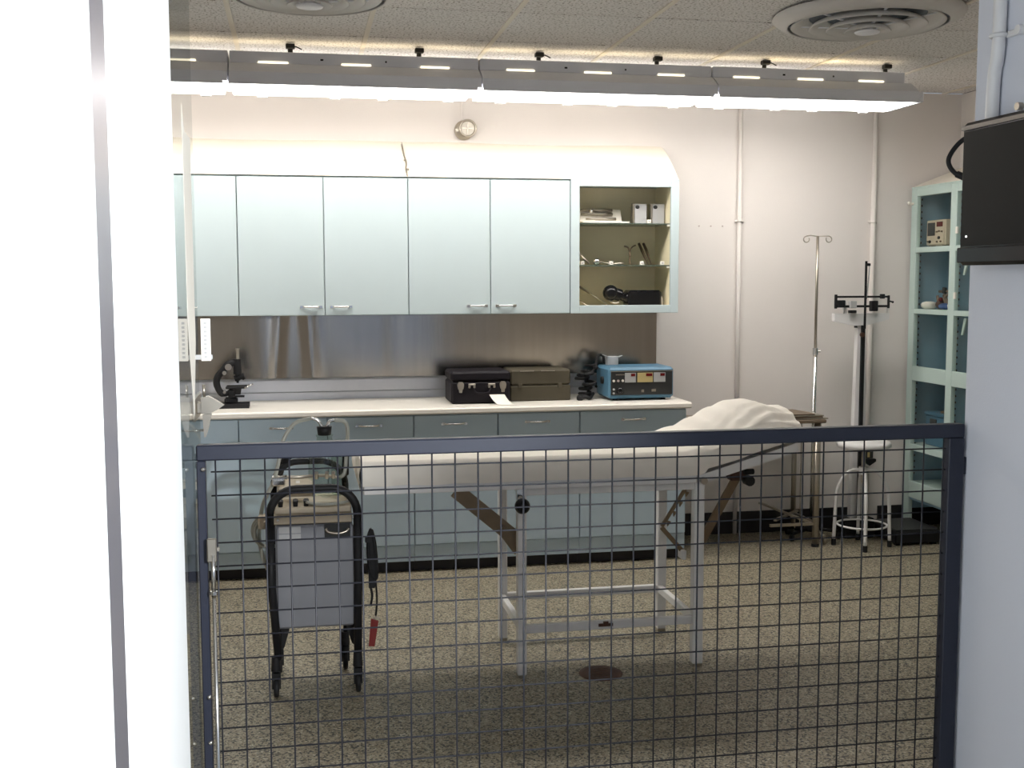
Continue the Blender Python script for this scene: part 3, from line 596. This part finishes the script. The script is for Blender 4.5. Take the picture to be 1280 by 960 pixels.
MB().tube(spline([(.09, 4.393, .640), (.10, 4.388, .628), (.135, 4.385, .622), (.165, 4.388, .628), (.177, 4.393, .638)]), .006, 8).build('pull', 'oldchrome', hd)
# black feet brackets beneath
for x, s in ((-.085, 1), (.195, -1)): MB().prism([(x, .258), (x+s*.035, .258), (x+s*.012, .175), (x, .165)], 'y', 4.44, 4.47).build('corner_gusset', 'black', t)
# deck fittings: knobs, gauge tray, bottles
for x in (-.078, -.022, .018): MB().cyl((x, 4.44, .722), (x, 4.43, .748), .009, 10, r2=.011).build('control_knob', 'black', t)
MB().lathe((.098, 4.47, .722), [(.0, .004), (.065, .004), (.072, .018), (.076, .018), (.070, 0), (0, 0)], 30).build('round_tray', 'beige', t)
MB().tube(arc((.10, 4.45, .74), .085, 200, 340, 14, 'xy'), .006, 8).build('tray_tube', 'tube', t)
B(-.092, .05, 4.56, 4.68, .722, .80, c=.008).build('motor_cover', 'beige', t)
B(-.02, -.004, 4.556, 4.560, .79, .80).build('motor_badge', 'paper', t)
MB().box(-.11, -.06, 4.50, 4.56, .79, .815, c=.005).box(-.112, -.05, 4.50, 4.55, .815, .826, c=.003).build('valve_block', 'chrome', t)
MB().tube(spline([(-.085, 4.52, .822), (0, 4.54, .818), (.08, 4.53, .822), (.14, 4.52, .815)]), .006, 8).build('manifold', 'oldchrome', t)
for x in (.06, .10, .125): MB().cyl((x, 4.52, .815), (x, 4.50, .838), .008, 10).build('fitting', 'chrome', t)
bo = MB().lathe((.095, 4.60, .724), [(0, .003), (.060, .003), (.066, .010), (.066, .165), (.058, .185), (.034, .205), (.030, .240), (.034, .246), (.034, .250)], 28).build('suction_bottle', 'bottle', t)
MB().lathe((.095, 4.60, .724), [(0, .248), (.026, .248), (.030, .282), (0, .282)], 20).build('stopper', 'black', bo)
MB().lathe((.152, 4.64, .724), [(0, .003), (.030, .003), (.032, .010), (.032, .210), (.028, .22), (0, .22)], 24).build('glass_cylinder', 'bottle', t)
MB().tube(spline([(.085, 4.60, 1.004), (.070, 4.60, 1.030), (.045, 4.60, 1.040)]), .006, 8).tube(spline([(.105, 4.60, 1.004), (.115, 4.60, 1.024), (.135, 4.60, 1.030)]), .006, 8).build('elbow', 'chrome', t)
MB().tube(spline([(.045, 4.60, 1.040), (-.02, 4.60, 1.020), (-.065, 4.59, .955), (-.085, 4.57, .87), (-.105, 4.54, .80), (-.15, 4.55, .70), (-.165, 4.60, .55), (-.125, 4.62, .42), (-.10, 4.72, .48)]), .0075, 8).build('hose', 'tube', t)
MB().tube(spline([(.135, 4.60, 1.030), (.175, 4.60, 1.022), (.186, 4.60, .985), (.180, 4.61, .90), (.172, 4.60, .82), (.15, 4.59, .80)]), .0075, 8).build('hose', 'tube', t)
for k in range(3): MB().tube(arc((-.125, 4.55+.02*k, .60), .055+.006*k, 70, 290, 16, 'xz')[:], .006, 7).build('hanging_tube', 'tube', t)
MB().box(-.165, -.125, 4.47, 4.52, .63, .68, c=.006).cyl((-.135, 4.46, .66), (-.135, 4.43, .66), .008, 10).build('side_bracket', 'beige', t)
MB().tube(spline([(.262, 4.40, .630), (.252, 4.40, .60), (.250, 4.40, .55), (.252, 4.40, .50), (.262, 4.40, .45), (.278, 4.40, .44), (.279, 4.40, .50), (.272, 4.40, .58), (.262, 4.40, .625)]), .008, 8).build('cable_wrap', 'black', t)
MB().prism([(.246, .60), (.262, .635), (.276, .56), (.284, .45), (.272, .40), (.250, .40)], 'y', 4.395, 4.412).build('cable_hank', 'black', t)
MB().tube(spline([(.255, 4.40, .41), (.262, 4.40, .37), (.256, 4.40, .33)]), .005, 7).tube(spline([(.277, 4.40, .42), (.280, 4.40, .35), (.275, 4.40, .29)]), .004, 7).build('cord', 'black', t)
MB().box(.238, .262, 4.39, 4.42, .58, .60).build('cord_hook', 'black', t)
t.location.y -= .055
t2 = thing('red_tag', (.27, 4.40, .22), 'red hanging tag at the right side of the suction cart', 'tag')
MB().prism([(.245, .175), (.268, .172), (.284, .272), (.256, .282)], 'y', 4.385, 4.396).build('tag', 'red', t2)
MB().tube(arc((.277, 4.395, .268), .016, 0, 360, 14)[:-1], .003, 6, closed=True).build('ring', 'oldchrome', t2)
t2.location.y -= .055

# ---------------------------------------------------------------- floor drain
t = thing('floor_drain', (1.172, 4.34, 0), 'round rusty brown drain cover set in the floor beneath the table', 'drain')
MB().lathe((1.172, 4.34, 0), [(.088, .0003), (.086, .005), (.070, .006), (.0, .006)], 32).build('cover', 'drain', t)
for k in range(5): B(1.172-.05+.005*abs(k-2), 1.172+.05-.005*abs(k-2), 4.30+.02*k-.003, 4.30+.02*k+.003, .006, .008).build('rib', 'drain', t)

# ---------------------------------------------------------------- instrument table, tray, IV pole
t = thing('instrument_table', (2.64, 6.36, 0), 'low brown-topped metal side table behind the head of the examination table', 'table')
TX0, TX1, TY0, TY1 = 2.19, 3.0, 6.20, 6.56
B(TX0-.01, TX1+.03, TY0-.01, TY1+.01, .740, .760, c=.004).build('top', 'brownw', t)
for (x, y, r) in ((TX0+.09, TY0+.02, .013), (TX1-.012, TY0+.02, .020), (TX0+.012, TY1-.02, .013), (TX1-.012, TY1-.02, .013)):
    q = MB().tube([(x, y, .018), (x, y, .740)], r, 10).build('leg', 'oldchrome', t); MB().cyl((x, y, 0), (x, y, .018), r+.003, 12).build('foot_cap', 'black', q)
MB().bar((2.75, 6.50, .22), (TX1-.01, 6.24, .13), .02, .012, (0, 0, 1)).bar((2.75, 6.26, .16), (TX1, 6.50, .16), .02, .012, (0, 0, 1)).box(2.70, TX1+.0, TY0+.012, TY0+.028, .13, .146).box(TX1-.02, TX1, TY0+.02, TY1-.02, .13, .146).build('lower_frame', 'oldchrome', t)
for x in (2.985, 3.018): MB().cyl((x, 6.50, .05), (x, 6.50, .74), .004, 8).build('rear_rod', 'oldchrome', t)
t = thing('steel_tray', (2.93, 6.30, .760), 'stack of flat brown trays on the right end of the side table', 'tray')
for k, (m_, dx) in enumerate((('oldchrome', 0), ('brownw', -.02), ('oldchrome', .01), ('brownw', -.04))):
    B(2.80+dx, 3.05+dx*.8-.02*k, 6.21, 6.46, .7605+.0085*k, .7605+.0085*k+.0075, c=.002, rz=.04*k).build('tray', m_, t)
ix, iy = 3.062, 6.43
t = thing('iv_pole', (ix, iy, 0), 'tall chrome drip stand with two curled hooks by the back wall', 'drip stand')
MB().tube([(ix, iy, .07), (ix, iy, 1.16)], .0125, 14).build('lower_tube', 'chrome', t)
MB().tube([(ix, iy, 1.15), (ix, iy, 1.835)], .0085, 12).build('upper_tube', 'oldchrome', t)
MB().cyl((ix, iy, 1.125), (ix, iy, 1.165), .017, 16).cyl((ix, iy, 1.145), (ix+.03, iy-.01, 1.145), .006, 10).build('clamp_collar', 'chrome', t)
for s in (-1, 1):
    MB().tube([(ix, iy, 1.832), (ix+s*.04, iy-s*.01, 1.836-.003*s), (ix+s*.068, iy-s*.012, 1.834)]+arc((ix+s*.066, iy-s*.012, 1.815), .018, 90, 90-s*300, 14), .0035, 8).build('hook', 'oldchrome', t)
MB().lathe((ix, iy, .05), [(0, 0), (.05, 0), (.045, .02), (.018, .035), (0, .035)], 20).build('base_hub', 'black', t)
for k in range(5):
    a = math.radians(72*k+200); MB().tube([(ix+.03*math.cos(a), iy+.03*math.sin(a), .06), (ix+.16*math.cos(a), iy+.16*math.sin(a), .045)], .010, 8).cyl((ix+.16*math.cos(a)-.008, iy+.16*math.sin(a), .021), (ix+.16*math.cos(a)+.008, iy+.16*math.sin(a), .021), .021, 14).build('base_leg', 'oldchrome' if k % 2 else 'black', t)

# ---------------------------------------------------------------- weighing scale
sx, sy = 3.345, 6.40
t = thing('physician_scale', (sx, sy, 0), 'white column weighing scale with black balance beam and height rod', 'scale')
B(3.455, 3.745, 6.13, 6.47, .012, .085, c=.008).build('platform', 'black', t)
B(3.465, 3.735, 6.14, 6.46, .0855, .095, c=.003).build('tread_mat', 'panel', t)
B(3.25, 3.453, 6.37, 6.50, 0, .12, c=.01).build('column_foot', 'black', t)
MB().box(3.47, 3.50, 6.15, 6.18, 0, .012).box(3.70, 3.73, 6.15, 6.18, 0, .012).box(3.70, 3.73, 6.42, 6.45, 0, .012).build('foot_pad', 'black', t)
MB().prism([(sx-.042, .12), (sx+.052, .12), (sx+.030, 1.30), (sx-.022, 1.30)], 'y', sy+.004, sy+.045).build('column', 'white', t)
MB().box(sx-.009, sx+.012, sy-.022, sy-.006, .12, 1.30).build('height_rail', 'black', t)
MB().prism([(3.165, 1.372), (3.165, 1.326), (3.30, 1.298), (3.37, 1.298), (3.52, 1.335), (3.52, 1.372)], 'y', sy-.005, sy+.030).build('beam_shelf', 'white', t)
B(3.225, 3.245, sy-.004, sy+.01, 1.372, 1.445).build('beam_support', 'white', t); B(3.505, 3.515, sy-.004, sy+.01, 1.372, 1.41).build('beam_support', 'white', t)
MB().box(3.165, 3.51, sy-.022, sy-.012, 1.466, 1.478, c=.002).box(3.165, 3.51, sy-.022, sy-.012, 1.408, 1.422, c=.002).box(3.157, 3.172, sy-.024, sy-.010, 1.402, 1.486, c=.002).box(3.500, 3.512, sy-.024, sy-.010, 1.402, 1.480, c=.002).build('balance_beam', 'black', t)
B(3.175, 3.222, sy-.032, sy-.004, 1.412, 1.452, c=.004).build('end_weight', 'black', t)
MB().box(3.452, 3.476, sy-.032, sy-.006, 1.460, 1.488, c=.003).build('poise', 'black', t)
MB().box(3.385, 3.432, sy-.034, sy-.004, 1.385, 1.448, c=.004).build('poise', 'black', t)
B(3.250, 3.292, sy-.036, sy-.004, 1.404, 1.447, c=.003).build('beam_window', 'silver', t)
B(3.250, 3.292, sy-.036, sy-.004, 1.374, 1.392, c=.003).build('beam_weight', 'black', t)
MB().cyl((3.512, sy-.017, 1.445), (3.532, sy-.017, 1.440), .005, 8).ball((3.534, sy-.017, 1.439), .007, 8).build('beam_tip', 'black', t)
MB().box(sx-.006, sx+.006, sy-.040, sy-.032, 1.28, 1.685).build('height_rod', 'black', t)
MB().tube(spline([(sx+.010, sy-.028, 1.46), (sx+.021, sy-.028, 1.58), (sx+.024, sy-.028, 1.655), (sx+.015, sy-.028, 1.670), (sx+.008, sy-.028, 1.655)]), .004, 8).build('headpiece', 'chrome', t)
MB().box(sx+.004, sx+.03, sy-.036, sy-.024, 1.655, 1.672, c=.003).build('headpiece_cap', 'black', t)
MB().cyl((sx-.015, sy-.03, 1.245), (sx-.015, sy-.045, 1.245), .014, 12).build('lock_knob', 'drain', t)
MB().cyl((3.305, sy-.002, 1.286), (3.305, sy-.002, 1.298), .010, 10).build('adjusting_nut', 'black', t)
pl = MB().box(3.365, 3.425, sy-.034, sy-.024, .49, .60, c=.004).build('scale_plate', 'panel', t)
MB().prism([(3.37, .47), (3.395, .45), (3.435, .475), (3.435, .49), (3.37, .49)], 'y', sy-.05, sy-.022).build('plate_tray', 'black', pl)
B(3.36, 3.40, sy-.022, sy+.004, .52, .56).build('plate_arm', 'white', pl)
B(3.385, 3.40, sy-.036, sy-.034, .50, .53).build('plate_mark', 'yellow', pl)

# ---------------------------------------------------------------- stool
ox, oy = 3.285, 6.185
t = thing('stool', (ox, oy, 0), 'round white revolving stool with arched legs and foot ring', 'stool')
MB().lathe((ox-.02, oy, .61), [(0, -.022), (.145, -.022), (.156, -.012), (.156, .008), (.146, .018), (0, .020)], 40).build('seat', 'white', t)
MB().cyl((ox-.02, oy, .575), (ox-.02, oy, .588), .05, 20).cyl((ox-.02, oy, .38), (ox-.02, oy, .58), .013, 12).build('spindle', 'oldchrome', t)
MB().cyl((ox-.02, oy, .43), (ox-.02, oy, .475), .026, 16).build('hub', 'white', t)
hx_, hy_ = ox-.02, oy
for a in (250, 340, 70, 160):
    ca, sa = math.cos(math.radians(a)), math.sin(math.radians(a)); pts = [(0.02, .455), (.06, .455), (.105, .42), (.140, .35), (.152, .27), (.156, .15), (.160, .035)]
    q = MB().tube(spline([(hx_+p*ca, hy_+p*sa, z) for p, z in pts], 4), .0105, 10).build('leg', 'white', t)
    MB().cyl((hx_+.160*ca, hy_+.160*sa, 0), (hx_+.160*ca, hy_+.160*sa, .038), .014, 12).build('rubber_foot', 'black', q)
MB().tube(arc((hx_, hy_, .13), .143, 0, 360, 40, 'xy')[:-1], .006, 8, closed=True).build('foot_ring', 'white', t)

# ---------------------------------------------------------------- tall glazed cabinet on the right
FX, FY0, FY1 = 3.78, 5.12, 6.632
t = thing('glazed_cabinet', (3.95, 6.0, 0), 'tall mint green glazed cabinet along the right wall', 'cabinet')
BX = 4.11
st = [6.600, 6.160, 5.72, 5.28, FY0+.02]
st = [6.600, 6.160, 5.72, 5.28]
for y in st: B(FX, FX+.03, y-.032, y+.032, 0, 2.135, c=.003).build('stile', 'mint', t)
rails = [(2.085, 2.135), (1.740, 1.773), (1.362, 1.392), (.945, 1.035), (.505, .545), (.205, .310)]
for a, b in rails:
    for k in range(len(st)-1): B(FX+.001, FX+.028, st[k+1]+.032, st[k]-.032, a, b, c=.002).build('rail', 'mint', t)
shz = [1.762, 1.382, .985, .535, .29]
for z in shz: B(FX+.029, BX-.016, 5.26, 6.62, z-.012, z+.008).build('shelf', 'mint', t)
B(BX-.015, BX-.001, 5.25, 6.63, .2, 2.13).build('back_panel', 'teal', t)
MB().box(FX+.029, BX-.016, 6.620, 6.632, .12, 2.13).build('side_panel', 'teal', t)
for y in (6.17, 5.73, 5.262): B(FX+.031, BX-.016, y-.006, y+.006, .3, 2.13).build('partition', 'teal', t)
B(FX, BX-.001, 5.25, 6.632, 2.1355, 2.145).build('top_board', 'mint', t)
B(FX+.01, BX-.016, 5.25, 6.632, .19, .204).build('bottom_board', 'teal', t)
for y in (6.60, 6.16, 5.72, 5.28): B(BX-.05, BX-.016, y-.02, y+.02, 0, .19).build('rear_foot', 'mint', t)
MB().prism([(FX, 2.146), (BX-.001, 2.146), (BX-.001, 2.27)], 'y', 5.25, 6.632).build('sloping_top', 'soffit', t)
for k in range(3):
    for zz in ((1.775, 2.083), (1.394, 1.738), (1.037, 1.360), (.547, .943), (.312, .503)):
        B(FX+.012, FX+.015, st[k+1]+.031, st[k]-.031, *zz).build('glass_pane', 'glass', t)


for y in (6.565, 6.20, 6.13):
    m = MB()
    for k in range(46): m.box(FX+.031, FX+.036, y-.003, y+.003, .35+.038*k, .362+.038*k)
    q = m.build('peg_strip', 'dark', t)
for z in (1.97, 1.60, 1.25): MB().prism([(6.085, z), (6.10, z), (6.075, z+.10), (6.045, z+.10)], 'x', FX+.036, FX+.045).build('pane_reflection', 'mint', t)  # diagonal reflections in the door glass, built as pale solid pieces
for z in (1.86, 1.48): MB().box(FX-.014, FX, 6.105-.008, 6.115, z-.02, z+.02, c=.003).build('latch', 'paper', t)
MB().box(FX-.02, FX, 6.60, 6.628, 2.035, 2.05, c=.003).ball((FX-.028, 6.61, 2.045), .012, 10).build('latch', 'paper', t)
# contents
sz = 1.770
t = thing('beige_oscilloscope', (3.90, 6.48, sz), 'beige heart monitor with dark round-cornered screen on the top shelf of the glazed cabinet', 'monitor')
xf = 3.86
B(xf, 4.08, 6.37, 6.585, sz+.012, sz+.168, c=.006).build('casing', 'beige', t)
B(xf-.004, xf+.001, 6.385, 6.570, sz+.020, sz+.160, c=.002).build('front_plate', 'beige', t)
B(xf-.007, xf-.004, 6.48, 6.560, sz+.072, sz+.152, c=.001).build('screen', 'panel', t)
B(xf-.007, xf-.004, 6.395, 6.462, sz+.125, sz+.155, c=.001).build('display', 'redw', t)
for y, z in ((6.43, .058), (6.53, .036), (6.40, .095), (6.43, .098), (6.455, .095), (6.45, .035), (6.41, .035), (6.55, .037)): MB().cyl((xf-.004, y, sz+z), (xf-.013, y, sz+z), .009 if z in (.058, .036) else .005, 10).build('knob', 'black' if z in (.058, .036) else 'brownw', t)
MB().box(xf+.01, xf+.04, 6.39, 6.42, sz+.0085-.0, sz+.012).box(xf+.01, xf+.04, 6.54, 6.57, sz+.0085, sz+.012).box(4.03, 4.06, 6.39, 6.42, sz+.0085, sz+.012).build('foot', 'black', t)
t = thing('white_charger', (3.95, 6.28, sz), 'white box with dark slot beside the beige heart monitor', 'device')
B(3.90, 4.02, 6.23, 6.31, sz+.009, sz+.20, c=.004).build('casing', 'paper', t)
B(3.896, 3.90, 6.25, 6.295, sz+.075, sz+.10, c=.001).build('slot', 'panel', t)
B(3.895, 3.90, 6.24, 6.30, sz+.010, sz+.07, c=.001).build('front_plate', 'silver', t)
sz = 1.390
for y, lab in ((6.53, 'left white round cup on the second shelf of the glazed cabinet'), (6.235, 'right white round cup on the second shelf of the glazed cabinet')):
    t = thing('round_cup', (3.86, y, sz), lab, 'cup', 'white round cups')
    MB().lathe((3.86, y, sz), [(0, .001), (.03, .001), (.045, .015), (.048, .032), (.040, .042), (.018, .048), (0, .044)], 24).build('cup', 'paper', t)
t = thing('anaesthesia_mask', (3.88, 6.38, sz), 'tangle of brown harness and blue cloth between the two white cups', 'harness')
MB().ball((3.87, 6.36, sz+.022), .04, 14, (1, 1.2, .5)).build('blue_pad', 'bluecloth', t)
MB().ball((3.88, 6.43, sz+.030), .036, 14, (.8, 1.1, .8)).build('brown_pad', 'drain', t)
for p, q in (((3.87, 6.44, .03), (3.88, 6.32, .115)), ((3.87, 6.33, .03), (3.89, 6.42, .12)), ((3.88, 6.45, .11), (3.88, 6.31, .115)), ((3.88, 6.46, .04), (3.88, 6.47, .085)), ((3.86, 6.34, .02), (3.88, 6.40, .09))):
    MB().tube([(p[0], p[1], sz+p[2]), (q[0], q[1], sz+q[2])], .008, 8).build('strap', 'brownw', t)
MB().cyl((3.87, 6.38, sz+.10), (3.87, 6.375, sz+.135), .014, 10).build('nozzle', 'panel', t)
MB().ball((3.86, 6.40, sz+.062), .014, 10).build('red_valve', 'redw', t)
sz = .543
t = thing('blue_device', (3.90, 6.37, sz), 'pale blue box device on the lower shelf of the glazed cabinet', 'device')
B(3.86, 4.06, 6.20, 6.53, sz+.001, sz+.19, c=.006).build('casing', 'blue', t)
B(3.850, 4.06, 6.20, 6.53, sz+.191, sz+.21, c=.004).build('lid', 'blue', t)
MB().box(3.855, 3.8599, 6.40, 6.47, sz+.08, sz+.17).box(3.855, 3.8599, 6.27, 6.30, sz+.10, sz+.165).box(3.855, 3.8599, 6.22, 6.25, sz+.10, sz+.165).build('socket', 'panel', t)
MB().box(3.88, 3.98, 6.24, 6.40, sz+.211, sz+.225, c=.004).build('brown_cover', 'brownw', t)

# ---------------------------------------------------------------- wire mesh gate
GY = 2.442; gx0, gx1, gt = -.214, 1.548, 1.240
t = thing('mesh_gate', ((gx0+gx1)/2, GY, 0), 'dark navy steel gate with square wire mesh across the doorway', 'gate')
B(gx0, gx1, GY, GY+.030, gt-.033, gt, c=.003).build('top_rail', 'navy', t)
B(gx0, gx1, GY, GY+.030, .05, .083, c=.003).build('bottom_rail', 'navy', t)
B(gx0, gx0+.018, GY+.0005, GY+.0295, .083, gt-.0335, c=.002).build('post', 'navy', t)
B(gx1-.040, gx1, GY+.0005, GY+.0295, .0, gt-.0335, c=.002).build('post', 'navy', t)
W = .0508
for i in range(-6, 28):
    x = .12874+i*W
    if gx0+.032 < x < gx1-.042: MB().tube([(x, GY+.013, .08), (x, GY+.013, gt-.031)], .0019, 6).build('wire', 'gatewire', t)
k = 0
while 1.181-k*W > .09:
    z = 1.181-k*W; MB().tube([(gx0+.028, GY+.0165, z), (gx1-.038, GY+.0165, z)], .0019, 6).build('wire', 'gatewire', t); k += 1
MB().box(gx1, PR, GY+.005, GY+.025, 1.12, 1.16).box(gx1, PR, GY+.005, GY+.025, .2, .24).build('hinge', 'navy', t)
# drop bolt with its bracket
t = thing('drop_bolt', (-.184, GY-.014, 0), 'upright silver drop bolt at the left edge of the gate', 'bolt')
MB().tube([(-.184, GY-.012, .012), (-.184, GY-.012, .92)], [.0055, .0038], 10).build('rod', 'chrome', t)
MB().tube([(-.184, GY-.012, .92), (-.184, GY-.012, 1.01)], .0048, 10).cyl((-.184, GY-.012, .925), (-.184, GY-.012, .932), .008, 10).build('sleeve', 'chrome', t)
MB().box(-.196, -.176, GY-.016, GY-.008, .995, 1.045, c=.002).box(-.176, -.170, GY-.016, GY-.010, 1.018, 1.026).build('bracket', 'oldchrome', t)
for z in (.70, .60, 1.19): MB().ball((-.200, GY-.002, z), .005, 8).build('rivet', 'chrome', t)

# ---------------------------------------------------------------- clear screen with its clamp and label
t = thing('clear_screen', (-.219, 2.40, 0), 'clear acrylic side screen between the white partition and the gate', 'screen')
B(-.2215, -.2165, YN+.002, 2.60, .0, 2.60).build('pane', 'pane', t)
MB().prism([(2.36, 1.93), (2.40, 1.88), (2.53, 1.88), (2.53, 1.45), (2.46, 1.30), (2.37, 1.50)], 'x', -.2162, -.2155).build('reflection_streak', 'paper', t)  # bright reflection in the pane, modelled as a solid white strip
MB().box(-.2235, -.2155, 2.44+.035, 2.64, 1.285, 1.335, c=.002).build('clamp_plate', 'oldchrome', t)
MB().box(-.2155, -.188, 2.50, 2.515, 1.300, 1.325, c=.002).prism([(-.205, 1.335), (-.190, 1.338), (-.158, 1.318), (-.172, 1.308), (-.190, 1.300), (-.205, 1.300)], 'y', 2.495, 2.512).prism([(-.203, 1.298), (-.184, 1.300), (-.190, 1.272), (-.197, 1.250), (-.201, 1.250)], 'y', 2.497, 2.508).tube([(-.199, 2.50, 1.335), (-.199, 2.50, 1.362)], .003, 8).build('clamp_lever', 'oldchrome', t)
lb = thing('paper_label', (-.19, 2.50, 1.43), 'narrow white label hanging at the edge of the clear screen', 'label')
B(-.2155, -.180, 2.512, 2.5135, 1.415, 1.425).build('hanger', 'grey', lb)
B(-.203, -.183, 2.5105, 2.5115, 1.412, 1.502).build('strip', 'paper', lb)
for k in range(9): B(-.197, -.191, 2.5098, 2.5104, 1.418+.009*k, 1.423+.009*k).build('print_mark', 'grey', lb)

# ---------------------------------------------------------------- passage right wall : television, pipe, cable
t = thing('television', (1.50, 2.1, 1.77), 'black flat television mounted on the right passage wall', 'television')
B(1.478, 1.530, 1.80, 2.385, 1.612, 1.930, c=.008).build('casing', 'gloss', t)
B(1.473, 1.478, 1.805, 2.380, 1.912, 1.921).build('top_trim', 'bezel', t)
B(1.473, 1.478, 1.805, 2.368, 1.655, 1.908).build('screen', 'screen', t)
MB().box(1.471, 1.4779, 1.795+.01, 2.380, 1.618, 1.652, c=.002).build('lower_bezel', 'gloss', t)
MB().cyl((1.4725, 2.345, 1.676), (1.4705, 2.345, 1.676), .002, 8).build('standby_led', 'led', t)
B(1.531, PR, 1.98, 2.18, 1.68, 1.86, c=.004).build('wall_plate', 'black', t)
t = thing('television_cable', (1.55, 2.45, 1.86), 'black cable looping out behind the television', 'cable')
MB().tube(spline([(1.548, 2.36, 1.905), (1.545, 2.43, 1.915), (1.530, 2.475, 1.900), (1.508, 2.485, 1.862), (1.515, 2.475, 1.832), (1.535, 2.45, 1.815), (1.542, 2.38, 1.815), (1.54, 2.33, 1.82)]), .0055, 10).build('cord', 'black', t)
MB().cyl((1.522, 2.472, 1.826), (1.536, 2.455, 1.815), .008, 12).build('plug', 'black', t)
t = thing('wall_pipe', (1.54, 2.33, 2.3), 'white pipe running down the right passage wall above the television', 'pipe')
MB().tube(spline([(1.540, 2.352, CZ), (1.540, 2.352, 2.40), (1.540, 2.352, 2.11), (1.540, 2.365, 2.03), (1.540, 2.37, 1.90)]), .0145, 16).build('pipe', 'white', t)
MB().tube(arc((1.540, 2.352, 2.118), .017, 0, 360, 16, 'xy')[:-1], .005, 6, closed=True).box(1.548, PR, 2.27, 2.34, 2.111, 2.125, c=.002).cyl((1.555, 2.285, 2.118), (1.538, 2.285, 2.118), .010, 12).build('pipe_clip', 'white', t)
MB().cyl((PR, 2.285, 1.955), (PR-.012, 2.285, 1.955), .009, 12).build('wall_screw', 'oldchrome', t)
